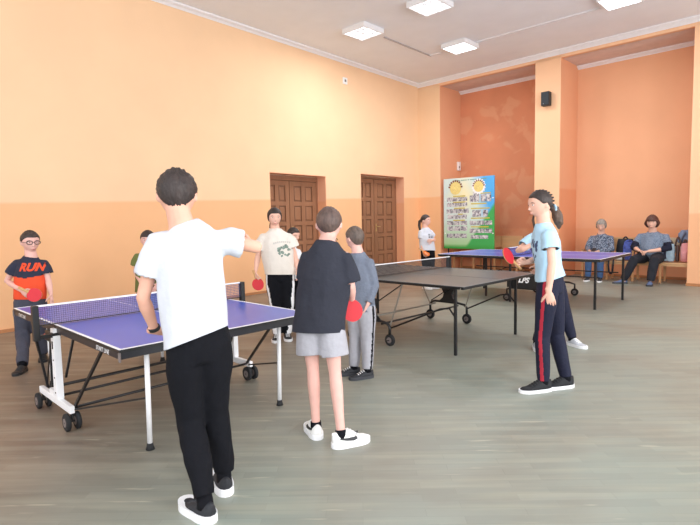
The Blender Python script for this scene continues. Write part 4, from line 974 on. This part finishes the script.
# ---- boy in white at the near table
J = joints(2.75, head=(177, 195.5, .0), neck=(181.5, 223.5, .0), shL=(158, 238, -.03), shR=(218, 238.5, .05), elL=(143, 298, .0), wrL=(155, 331, .13), elR=(257, 247, .12), wrR=(250, 246, .36),
           hipL=(184.5, 348, -.02), hipR=(212, 345, .03), knL=(190, 421, .02), knR=(217, 411, .12), anL=ank(205, 501), anR=ank(224, 475))
report('white', J)
hem = (und(198, 337, 2.75), (CU*-1+CR*.38).normalized())
r, _ = person('person in a white T-shirt and black trousers, seen from behind at the near table', J, .268, cd(-.3, 1, -.22), 1.0, .98, SK2,
       dict(th=.045, low=-.62, front=.5, rough=.075, side=-.04, top=.14), H_DK,
       dict(m=T_WHITE, wide=.97, off=.032, sleeve=.62, sleeveR=.62, sw=1.2, hem=hem, boxy=.9, ruf=.017, rf=7, low=.2),
       dict(m=T_BLACK, off=.014, w=1.06, flare=1.0, cuff=.03, ruf=.015),
       dict(up=M_DKUP, sole=M_WHITE, lace=M_DKL, dirL=cd(-.75, .66), dirR=cd(-.42, .9), s=1.02, sock=T_BLACK, sockh=.05, sole_h=.042, collar=.09),
       dict(L=dict(d=cd(.75, .65, -.25), pn=cd(.5, .6, 0), th=cd(0, .3, 1), curl=30), R=dict(curl=60, d=cd(-.3, 1, .1))))
bracelet(r, lerp(J['elL'], J['wrL'], .9), J['wrL']-J['elL'], .034, M_BLK, .02, 'wristwatch')
# ---- boy in the dark T-shirt and grey shorts
J = joints(3.58, head=(329, 224.5, .0), neck=(327.5, 239, .0), shL=(309, 255, .03), shR=(345, 255, -.03), elL=(305, 284, .04), wrL=(312, 292, .24), elR=(351, 287, -.02), wrR=(352, 302.5, .10),
           hipL=(309, 322, .02), hipR=(330, 323, -.02), knL=(313, 369, .02), knR=(335, 372, -.04), anL=ank(316, 425, .085), anR=ank(341, 434, .085))
report('dark', J)
person('person in a dark T-shirt and pale grey shorts standing with back turned', J, .238, cd(.05, 1, -.1), .92, .92, SK3,
       dict(th=.035, low=-.55, front=.5, rough=.03, side=.0, top=.06), hairm('short_brown_hair', (92, 74, 68)),
       dict(m=T_DARK, wide=1.14, off=.044, sleeve=.86, sw=1.26, hem=(und(321, 331, 3.58), (-CU+CR*.02)), boxy=1.0, ruf=.012, low=.16),
       dict(m=T_GREY, off=.012, w=1.2, short=.66, flare=1.06, name='shorts', ruf=.009),
       dict(up=mat('white_leather', (240, 240, 238), .45), sole=M_WHITE, lace=M_LINE, dirL=cd(-.35, 1), dirR=cd(.9, .42), s=1.06, mark=M_BLK, sock=T_BLACK, sockh=.03, collar=.07, tall=1.3, sole_h=.036),
       dict(R=dict(d=cd(.15, .35, -1), pn=cd(0, 1, 0), th=cd(-.8, .5, 0), curl=70), L=dict(curl=40)))
hand = J['wrR']+cd(.15, .35, -1)*.07
paddle(und(352, 310.5, 3.64), und(348, 302, 3.64), cd(.1, -1, .15), 'red table tennis bat held low beside the pale grey shorts')
# ---- boy in the grey sweater
J = joints(5.05, head=(355, 238.5, .0), neck=(357.5, 251.5, .0), shL=(348.5, 260, .09), shR=(369, 261, -.06), elL=(347, 283, .14), wrL=(349, 298, .02), elR=(374.5, 286, -.06), wrR=(368, 304, -.12),
           hipL=(356, 309, .06), hipR=(367, 309, -.04), knL=(355, 338, .05), knR=(367.5, 340, -.04), anL=ank(354, 366, .085), anR=ank(367.5, 369, .085))
report('grey', J)
r, o_ = person('person in a blue-grey zipped sweater and light grey trousers, hand in pocket, facing away', J, .232, cd(-.62, .8), .88, .95, SK3,
       dict(th=.04, low=-.6, front=.45, rough=.03, side=.02, top=.05), hairm('ash_brown_hair', (98, 84, 76)),
       dict(m=mat('blue_grey_knit', (112, 120, 136), .9, .06, 30, .3, 50), off=.026, long=.95, sw=1.1, boxy=.9, ruf=.008, low=.04, name='sweater', hem=(und(361, 311, 5.05), -CU), collarm=mat('blue_grey_knit', (112, 120, 136))),
       dict(m=T_GREY, off=.02, w=1.1, cuff=.0, ruf=.01, stripe=(T_BLACK, .012)),
       dict(up=M_DKUP, sole=mat('dark_grey_sole', (58, 60, 66), .7), lace=M_LINE, dirL=cd(-1, -.15), dirR=cd(-1, -.4), s=1.0, sock=T_BLACK, collar=.07),
       dict(R=dict(d=cd(-.3, .2, -1), curl=35), L=dict(curl=30)))
# ---- boy with RUN on his shirt
J = joints(5.8, head=(30, 242, .0), neck=(31, 255.5, .02), shR=(17.5, 262.5, .02), shL=(43.5, 262.5, .04), elR=(7, 281, .02), wrR=(22, 291, -.12), elL=(48.5, 281, .05), wrL=(51, 295, .0),
           hipR=(23, 304, .0), hipL=(37.5, 304, .03), knR=(23, 334, -.04), knL=(39.5, 331, .05), anR=ank(22.5, 363.5, .085), anL=ank(43, 352, .085))
report('run', J)
T_ORG = mat('orange_red_cotton', (226, 76, 38), .85, .05, 10, .25, 28); T_NV = mat('dark_navy_cotton', (36, 40, 60), .85, .06, 10, .25, 28)
ctr = (J['hipL']+J['hipR'])/2; shc = (J['shL']+J['shR'])/2; axr = (J['shL']-J['shR']).normalized(); ZS = unz
zb_ = und(30, 277.5, 5.8).z
def run_fn(c, n_):
    u = abs((c-shc).dot(axr)); return 1 if c.z < zb_+.14*u and u < .21 else 0
r, o_ = person('person in glasses and a navy and orange T-shirt, far left', J, .245, cd(.72, -.6, -.05), .9, 1.02, SK3,
       dict(th=.05, low=-.6, front=.46, rough=.03, side=.05, top=.12, fringe=.02), hairm('dark_brown_short_hair', (58, 46, 42)),
       dict(m=[T_NV, T_ORG], off=.028, sleeve=.62, sw=1.15, hem=(und(30, 299, 5.8), -CU), boxy=.9, ruf=.008, low=.04, matfn=run_fn),
       dict(m=mat('dark_slate_jeans', (66, 68, 82), .85, .12, 14, .3, 40), off=.02, w=1.12, cuff=-.01, ruf=.012),
       dict(up=mat('black_trainer', (26, 26, 30), .6), sole=M_BLK, lace=M_BLK, dirR=cd(.15, -1), dirL=cd(.5, -.9), s=.95, sock=T_BLACK),
       dict(R=dict(d=cd(.8, -.3, -.5), pn=cd(.2, .9, 0), th=cd(0, -.4, 1), curl=65), L=dict(curl=25)), glasses=True)
fr = Z.cross(axr) if Z.cross(axr).dot(FH) < 0 else -Z.cross(axr)
tb = text_bm('RUN', .118, .15, .006); decal(tb, und(34.5, 267, 5.8)+fr*.05, axr, (Z+axr*.12).normalized(), o_['top'], .004, 2); link('lettering', tb, T_ORG, o_['topobj'])
paddle(und(34.5, 295, 5.62), und(25, 290.5, 5.62), cd(.35, -1, .2), 'red table tennis bat in the hand of the person with glasses')
# ---- boy in olive half hidden behind the boy in white
J = joints(6.5, head=(148, 240, .0), neck=(148, 253, .0), shR=(138, 256, .0), shL=(160, 257, .0), elR=(136, 272, .03), wrR=(142, 284, -.15), elL=(163, 273, .03), wrL=(157, 285, -.15),
           hipR=(143, 296, .0), hipL=(155, 296, .0))
for q in 'LR':
    h = J['hip'+q]; J['kn'+q] = Vector((h.x, h.y, h.z*.54))+cd(0, -1)*.03; J['an'+q] = Vector((h.x, h.y, .085))
report('olive', J)
person('person in an olive green T-shirt mostly hidden behind the one in white', J, .235, cd(.3, -1), .92, 1.0, SK3,
       dict(th=.05, low=-.6, front=.36, rough=.03, side=.05, top=.08, fringe=.04), H_DK,
       dict(m=mat('olive_cotton', (104, 112, 58), .85, .08, 10, .25, 28), off=.03, sleeve=.6, sw=1.2, hem=(und(149, 292, 6.5), -CU), boxy=.9, low=.04),
       dict(m=T_BLACK, off=.02, w=1.05, cuff=.0), dict(up=M_DKUP, sole=M_WHITE, lace=M_DKL, dirR=cd(.2, -1), dirL=cd(.4, -1), s=.95, sock=T_BLACK), dict(R=dict(curl=30), L=dict(curl=30)))
# ---- girl in the cream printed T-shirt
J = joints(6.7, head=(274.5, 217.5, .0), neck=(275, 228.5, .03), shR=(264, 236, .0), shL=(287.5, 236, .03), elR=(258, 256, .03), wrR=(255.5, 271.5, -.05), elL=(294, 253, .06), wrL=(297.5, 269, .0),
           hipR=(273.5, 275, .0), hipL=(287, 275, .02), knR=(276, 306, .0), knL=(288, 307, .0), anR=ank(277, 333, .085), anL=ank(287, 332, .085))
report('girl', J)
def tail_left(root, ho, hc, r, f, u, HH):
    b = BM(); p = hc-f*HH*.42+u*HH*.05; tube(b, [p, p-f*HH*.12-u*HH*.12, p-f*HH*.1+r*HH*.12-u*HH*.5, p-f*HH*.02+r*HH*.16-u*HH*.85, p+r*HH*.15-u*HH*1.1], [.09*HH, .12*HH, .12*HH, .09*HH, .02*HH], n=12, cap='round'); link('ponytail', b, H_DK, ho, smooth=True)
r, o_ = person('person in a cream printed T-shirt and black trousers with white side stripes', J, .238, cd(.28, -1, -.03), .98, 1.05, SK1,
       dict(th=.085, low=-.6, front=.44, rough=.012, side=-.45, top=.08), H_DK,
       dict(m=mat('cream_cotton', (228, 220, 210), .85, .03, 8, .25, 25), off=.045, sleeve=.7, sw=1.35, sflare=1.15, hem=(und(280, 274.5, 6.7), -CU), boxy=1.0, ruf=.014, low=.1),
       dict(m=T_BLACK, off=.022, w=1.12, cuff=-.01, stripe=(M_LINE, .02), soff=.045, ruf=.01),
       dict(up=M_DKUP, sole=M_WHITE, lace=M_LINE, dirR=cd(.0, -1), dirL=cd(.25, -1), s=.98, sock=T_BLACK),
       dict(R=dict(curl=65, d=cd(.1, -.3, -1), pn=cd(.9, .2, 0), th=cd(.1, -1, 0)), L=dict(curl=30)), head_extra=tail_left)
fr = cd(.1, -1); ax = cd(1, .1)
rnd = random.Random(3); sh_ = []
for k in range(26):
    a, rr_ = rnd.uniform(0, 6.28), rnd.uniform(0, 1)**.6; x, y, q = math.cos(a)*rr_*.1, math.sin(a)*rr_*.075, rnd.uniform(.012, .026)
    sh_.append([(x+q*rnd.uniform(.6, 1.2)*math.cos(b_), y+q*rnd.uniform(.6, 1.1)*math.sin(b_)) for b_ in (0, 1.05, 2.1, 3.14, 4.2, 5.2)])
print_on(r, o_['top'], und(283.5, 250, 6.7)+fr*.1, ax, Z, sh_, mat('sage_green_print', (128, 146, 134), .7, .35, 30), 'print', 1, o_['topobj'])
sh_ = [[(x-.009, .1-.5*x*x*3+y0), (x+.009, .1-.5*x*x*3+y0), (x+.009, .122-.5*x*x*3+y0), (x-.009, .122-.5*x*x*3+y0)] for x in [-.11+.025*k for k in range(9)] for y0 in (0,)]
print_on(r, o_['top'], und(283, 250, 6.7)+fr*.1, ax, Z, sh_, mat('faint_grey_print', (196, 192, 184), .7), 'print', 0, o_['topobj'])
paddle(und(258, 284.3, 6.62), und(254.8, 275, 6.62), cd(.15, -1, .1), 'red table tennis bat hanging from the hand of the person in cream')
# ---- child behind her
J = joints(8.0, head=(293, 235.5, .0), neck=(291.5, 246, .0), shR=(284, 251, -.02), shL=(298, 251, .08), elR=(283, 266, .0), wrR=(290, 270, -.2), elL=(302, 262, .05), wrL=(296, 260, -.16), hipR=(286, 281, .0), hipL=(296, 281, .04))
for q in 'LR':
    h = J['hip'+q]; J['kn'+q] = Vector((h.x, h.y, h.z*.54))+cd(0, -1)*.03; J['an'+q] = Vector((h.x, h.y, .085))
report('child', J)
person('person with dark hair in a pale top, half hidden behind the one in cream', J, .245, cd(.75, -.6, -.15), .94, .95, SK1, dict(th=.05, low=-.45, front=.46, rough=.02, side=-.2, top=.06), H_DK,
       dict(m=mat('pale_grey_jersey', (226, 228, 230), .85, .04, 10, .25, 28), off=.026, long=.75, sw=1.05, boxy=.8, low=.04, hem=(und(291, 279, 8.0), -CU), name='sweater', collarm=T_BLACK),
       dict(m=T_BLACK, off=.018, w=1.0, cuff=0), dict(up=M_DKUP, sole=M_WHITE, lace=M_LINE, dirR=cd(.4, -1), dirL=cd(.5, -1), s=.9, sock=T_BLACK), dict(R=dict(curl=35), L=dict(curl=30)))
# ---- girl by the display board
J = joints(11.1, head=(425.3, 220.5, .0), neck=(425.2, 227.6, .0), shR=(420.8, 231.5, -.05), shL=(430.5, 231.8, .06), elR=(421.6, 243, -.05), wrR=(423.3, 252, -.12), elL=(434.3, 240, .1), wrL=(431.5, 240.5, -.15), hipR=(425, 252.5, -.03), hipL=(431, 252.5, .03),
           knR=(425.5, 270, -.03), knL=(431, 270, .03), anR=ank(425, 284.5, .09), anL=ank(430, 284, .09))
report('far girl', J)
r, o_ = person('person in a white T-shirt and black trousers standing by the display board', J, .25, cd(.85, -.5), 1.0, .95, SK1, dict(th=.04, low=-.4, front=.5, rough=.012, side=.0, top=.05), H_DK,
       dict(m=T_WHITE, off=.03, sleeve=.6, sw=1.1, hem=(und(428.5, 250.5, 11.1), -CU), boxy=.9, low=.05, ruf=.01), dict(m=T_BLACK, off=.018, w=1.0, cuff=0),
       dict(up=mat('white_leather', (240, 240, 238)), sole=M_WHITE, lace=M_LINE, dirR=cd(.5, -.8), dirL=cd(.8, -.5), s=1.0, sock=T_BLACK), dict(R=dict(curl=60, d=cd(.3, -.3, -1)), L=dict(curl=40)), head_extra=tail_left)
print_on(r, o_['top'], und(429, 235.5, 11.1)+cd(.2, -1)*.1, cd(1, .4), Z, [[(-.05+.05*i, -.05+.05*j), (-.012+.05*i, -.05+.05*j), (-.012+.05*i, -.012+.05*j), (-.05+.05*i, -.012+.05*j)] for i in range(3) for j in range(2)], mat('grey_print', (120, 124, 128), .7), 'print', 0, o_['topobj'])
paddle(und(426.3, 253.2, 10.95), und(423, 251, 10.95), cd(.2, -.7, .9), 'orange table tennis bat in the hand of the person by the display board', M_ORG)
# ---- girl in pale blue
J = joints(4.6, head=(540.5, 204.5, .02), neck=(543.5, 222, .02), shL=(549.5, 234, -.12), shR=(539, 233, .16), elL=(552, 264, -.17), wrL=(548.5, 292, -.17), elR=(541, 258, .22), wrR=(526.5, 262.3, .12),
           hipL=(548, 285, -.08), hipR=(553, 284, .08), knL=(542, 337, -.05), knR=(556.5, 335, .1), anL=ank(543.5, 381, .085), anR=ank(566, 377.5, .085))
report('blue', J)
def braids(root, ho, hc, r, f, u, HH):
    b = BM(); p = hc-f*HH*.46-u*HH*.18; tube(b, [p+f*.06*HH, p-f*HH*.1-u*HH*.05, p-f*HH*.16-u*HH*.3, p-f*HH*.22-u*HH*.6, p-f*HH*.2-u*HH*.78], [.10*HH, .15*HH, .2*HH, .15*HH, .03*HH], n=14, cap='round')
    for k in range(7): q = p-f*HH*(.10+.018*k)-u*HH*(.15+.07*k)+r*HH*.1*math.sin(k*2.1); ball(b, q, .11*HH, n=10)
    b = remesh(b, .008, 3); ruffle(b, .006, 30, axis=1); link('ponytail', b, H_BR, ho, smooth=True)
    g_ = BM(); q = p-f*HH*.06-u*HH*.02
    for k in range(9): a = 2*math.pi*k/9; ball(g_, q+(r*math.cos(a)+u*math.sin(a))*HH*.12, .055*HH, n=8)
    link('scrunchie', g_, mat('pale_blue_satin', (164, 196, 216), .4), ho, smooth=True)
    for sd in (-1, 1):
        g_ = BM()
        for k in range(9):
            a = math.radians(58-13*k); x = .2*sd; d = Vector((x, math.sin(a)*.97, math.cos(a)*.97)).normalized()
            a = math.radians(4-14*k); d = Vector((.3*sd, math.sin(a), math.cos(a))).normalized(); pp = head_pt(d, HH); ball(g_, hc+r*pp[0]*1.07+f*pp[1]*1.07+u*pp[2]*1.07, .06*HH, .075*HH, .04*HH, r, f, u, 10)
        link('braid', g_, H_DK, ho, smooth=True)
    g_ = BM(); q = hc+f*HH*.1+r*HH*.3-u*HH*.25; tube(g_, [q, q-u*HH*.3+f*HH*.08, q-u*HH*.7+f*HH*.02, q-u*HH*.95-f*.05*HH], [.02*HH, .05*HH, .045*HH, .01*HH], n=8, cap='round'); link('hair_strand', g_, H_BR, ho, smooth=True)
T_SKY = mat('pale_sky_blue_cotton', (176, 214, 238), .85, .04, 8, .25, 25); T_NAVY = mat('navy_tracksuit', (26, 29, 50), .8, .1, 12, .3, 30, spec=.3)
r, o_ = person('person in a pale blue T-shirt and navy tracksuit trousers with a red side stripe', J, .245, cd(-1, -.12, -.08), 1.0, .95, SK1, dict(th=.05, low=-.34, front=.52, rough=.02, side=.02, top=.05), H_DK,
       dict(m=T_SKY, off=.03, sleeve=.52, sw=1.15, sflare=1.1, vox=.009, hem=(und(547, 279, 4.6), (-CU+CR*.24)), boxy=.85, low=.06, ruf=.012),
       dict(m=T_NAVY, off=.016, w=1.0, cuff=.0, stripe=(mat('dark_red_stripe', (166, 24, 48), .7), .0145), ruf=.006, soff=0, vox=.0062),
       dict(up=mat('black_knit_upper', (26, 28, 32), .8, .2, 60), sole=M_WHITE, lace=M_BLK, dirL=cd(-1, -.22), dirR=cd(-1, -.22), s=1.06, collar=.08, sole_h=.027, laces=True, sock=T_BLACK, sockh=.05),
       dict(L=dict(curl=28, d=cd(.28, .0, -1), pn=cd(.2, 1, 0), th=cd(-1, 0, 0)), R=dict(curl=68, d=cd(-1, -.1, .05), pn=cd(0, -.5, -.3), th=cd(0, -.3, 1))), head_extra=braids)
paddle(und(508.3, 256.0, 4.62), und(515.5, 263.5, 4.66), -FW*.6+CR*.78+CU*.2, 'red table tennis bat held out by the person in pale blue')
rnd = random.Random(5); sh_ = []
for k in range(14):
    x, y, q = rnd.uniform(-.06, .06), rnd.uniform(-.09, .09), rnd.uniform(.008, .02); sh_.append([(x+q*math.cos(b_), y+1.5*q*math.sin(b_)) for b_ in (0, 1.2, 2.5, 3.8, 5)])
print_on(r, o_['top'], und(535, 250, 4.6)+cd(-1, -.1)*.1, cd(0, -1), Z, sh_, mat('navy_print', (66, 84, 120), .7), 'print', 1, o_['topobj'])
# ---- player hidden behind her
J = joints(6.1, head=(544.5, 209, .0), neck=(545, 225, .0), shL=(536.5, 234.5, -.12), shR=(548, 234, .14), elL=(518, 251, -.2), wrL=(534, 244, -.3), elR=(548, 256, .2), wrR=(540, 266, .2), hipL=(549, 285, -.08), hipR=(556, 285, .08),
           knL=(546, 313, -.03), knR=(565.5, 314, .05), anL=ank(537, 341, .085), anR=ank(572, 338, .085))
report('hidden', J)
person('person in navy trousers and white trainers standing mostly behind the one in pale blue', J, .235, cd(-1, -.1), 1.0, .95, SK1, dict(th=.05, low=-.4, front=.5, rough=.02, side=.0, top=.05), H_BR,
       dict(m=T_SKY, off=.026, sleeve=.72, sw=1.1, hem=(und(552, 283, 6.1), -CU), boxy=.8, low=.05, ruf=.01), dict(m=T_NAVY, off=.016, w=1.05, cuff=0),
       dict(up=mat('pale_grey_upper', (190, 193, 200), .6), sole=M_WHITE, lace=M_LINE, dirL=cd(-.2, -1), dirR=cd(.35, -.9), s=1.0, sock=T_BLACK), dict(R=dict(curl=40), L=dict(curl=50)))
# ---- two seated women
def seated(px, t0, upper, knees, feet, d):
    J = joints(d, **upper); return J
s_ = sfp(598, 250); hp = lambda ds, t, z: fp(s_+ds, t, z)
J = dict(head=fp(s_+.02, .14, 1.285), neck=fp(s_, .2, 1.10), shR=fp(s_-.2, .22, 1.015), shL=fp(s_+.2, .22, 1.015), elR=fp(s_-.27, .1, .75), wrR=fp(s_-.13, -.16, .70), elL=fp(s_+.27, .1, .74), wrL=fp(s_+.04, -.17, .69),
         hipR=fp(s_-.1, .22, .56), hipL=fp(s_+.1, .22, .56), knR=fp(s_-.13, -.24, .52), knL=fp(s_+.13, -.24, .52), anR=fp(s_-.15, -.2, .09), anL=fp(s_+.12, -.2, .09))
report('seated1', J)
def pattern_mat(n, a, b_, sc_):
    m = mat(n, a, .85); r = [x for x in m.node_tree.nodes if x.type == 'VALTORGB'][0]; nz = [x for x in m.node_tree.nodes if x.type == 'TEX_NOISE'][0]; nz.inputs['Scale'].default_value = sc_; nz.inputs['Detail'].default_value = 2
    r.color_ramp.elements[0].position = .47; r.color_ramp.elements[1].position = .53; r.color_ramp.elements[0].color = (*lin(a), 1); r.color_ramp.elements[1].color = (*lin(b_), 1); return m
P1_ = pattern_mat('grey_speckled_blouse', (58, 68, 88), (134, 144, 162), 40)
person('person seated on the left, grey blond hair, speckled blue-grey blouse and blue jeans', J, .268, (E_*.1-M_).normalized()-Z*.2, 1.0, 1.25, SK1, dict(th=.12, low=-.62, front=.36, rough=.06, side=-.5, bob=.1, top=.12, seed=3), H_GR,
       dict(m=P1_, off=.02, long=.92, sw=1.15, boxy=.9, belly=.05, low=.02, hem=(fp(s_, .2, .50), -Z), name='blouse'),
       dict(m=mat('blue_jeans', (62, 92, 136), .8, .15, 14, .3, 40), off=.014, w=1.0, cuff=.0), dict(up=M_DKUP, sole=M_LINE, lace=M_DKL, dirR=-M_, dirL=(-M_+E_*.2), s=.95, sock=T_BLACK),
       dict(R=dict(d=(E_*.9-M_*.3), pn=-Z-M_*.3, curl=35, th=-M_), L=dict(d=(-E_*.9-M_*.2), pn=-Z, curl=40, th=-M_)))
c = fp(s_-.02, -.22, .735); t = empty('phone', c, 'dark phone held on the lap of the person in blue jeans', 'phone')
b = BM(); obox(b, c, E_, (M_+Z*.5).normalized(), (Z-M_*.5).normalized(), .08, .15, .009, .003); link('casing', b, M_BLK, t)
s_ = sfp(650, 250)
J = dict(head=fp(s_-.0, .12, 1.345), neck=fp(s_, .18, 1.15), shR=fp(s_-.25, .2, 1.055), shL=fp(s_+.25, .2, 1.055), elR=fp(s_-.34, .06, .79), wrR=fp(s_-.16, -.22, .74), elL=fp(s_+.34, .06, .78), wrL=fp(s_+.04, -.22, .73),
         hipR=fp(s_-.13, .2, .57), hipL=fp(s_+.13, .2, .57), knR=fp(s_-.23, -.27, .55), knL=fp(s_+.16, -.27, .55), anR=fp(s_-.43, -.3, .10), anL=fp(s_+.1, -.33, .10))
report('seated2', J)
P2_ = pattern_mat('blue_grey_melange_knit', (98, 112, 134), (132, 146, 166), 60)
elc = (lerp(J['shR'], J['elR'], .62), lerp(J['shL'], J['elL'], .62))
def two_tone(c, n_): 
    for q in 'LR':
        a = lerp(J['sh'+q], J['el'+q], .6)
        if (c-a).dot((J['el'+q]-J['sh'+q]).normalized()) > 0 and abs((c-s0_).dot(E_)) > .235: return 1
    return 0
s0_ = fp(s_, 0, 0)
person('person seated on the right, brown bobbed hair, blue-grey knit top with navy sleeves', J, .30, (E_*.06-M_).normalized()-Z*.08, 1.12, 1.38, SK1, dict(th=.10, low=-.75, front=.34, rough=.02, side=-.75, top=.14, fringe=.1, bob=.36), hairm('chestnut_bob_hair', (84, 54, 46)),
       dict(m=[P2_, T_NAVY], off=.02, long=.45, sw=1.12, boxy=.9, belly=.07, low=.02, hem=(fp(s_, .2, .53), -Z), name='knit_top', matfn=two_tone, collarm=T_NAVY),
       dict(m=mat('dark_navy_trousers', (32, 34, 44), .85, .1, 12, .3, 30), off=.014, w=1.0, cuff=.0), dict(up=mat('slate_blue_slipper', (92, 108, 142), .7, .2, 30), sole=M_DKL, lace=M_LINE, dirR=(-M_*.5-E_*.8), dirL=(-M_+E_*.1), s=.95, laces=False, sock=M_DKL),
       dict(R=dict(d=(E_*.9-M_*.2-Z*.2), pn=-Z-M_*.3, curl=45, th=-M_), L=dict(d=(-E_*.9-M_*.15-Z*.1), pn=-Z, curl=50, th=-M_)))
for o in bpy.data.objects:
    if '_b' in o: del o['_b']
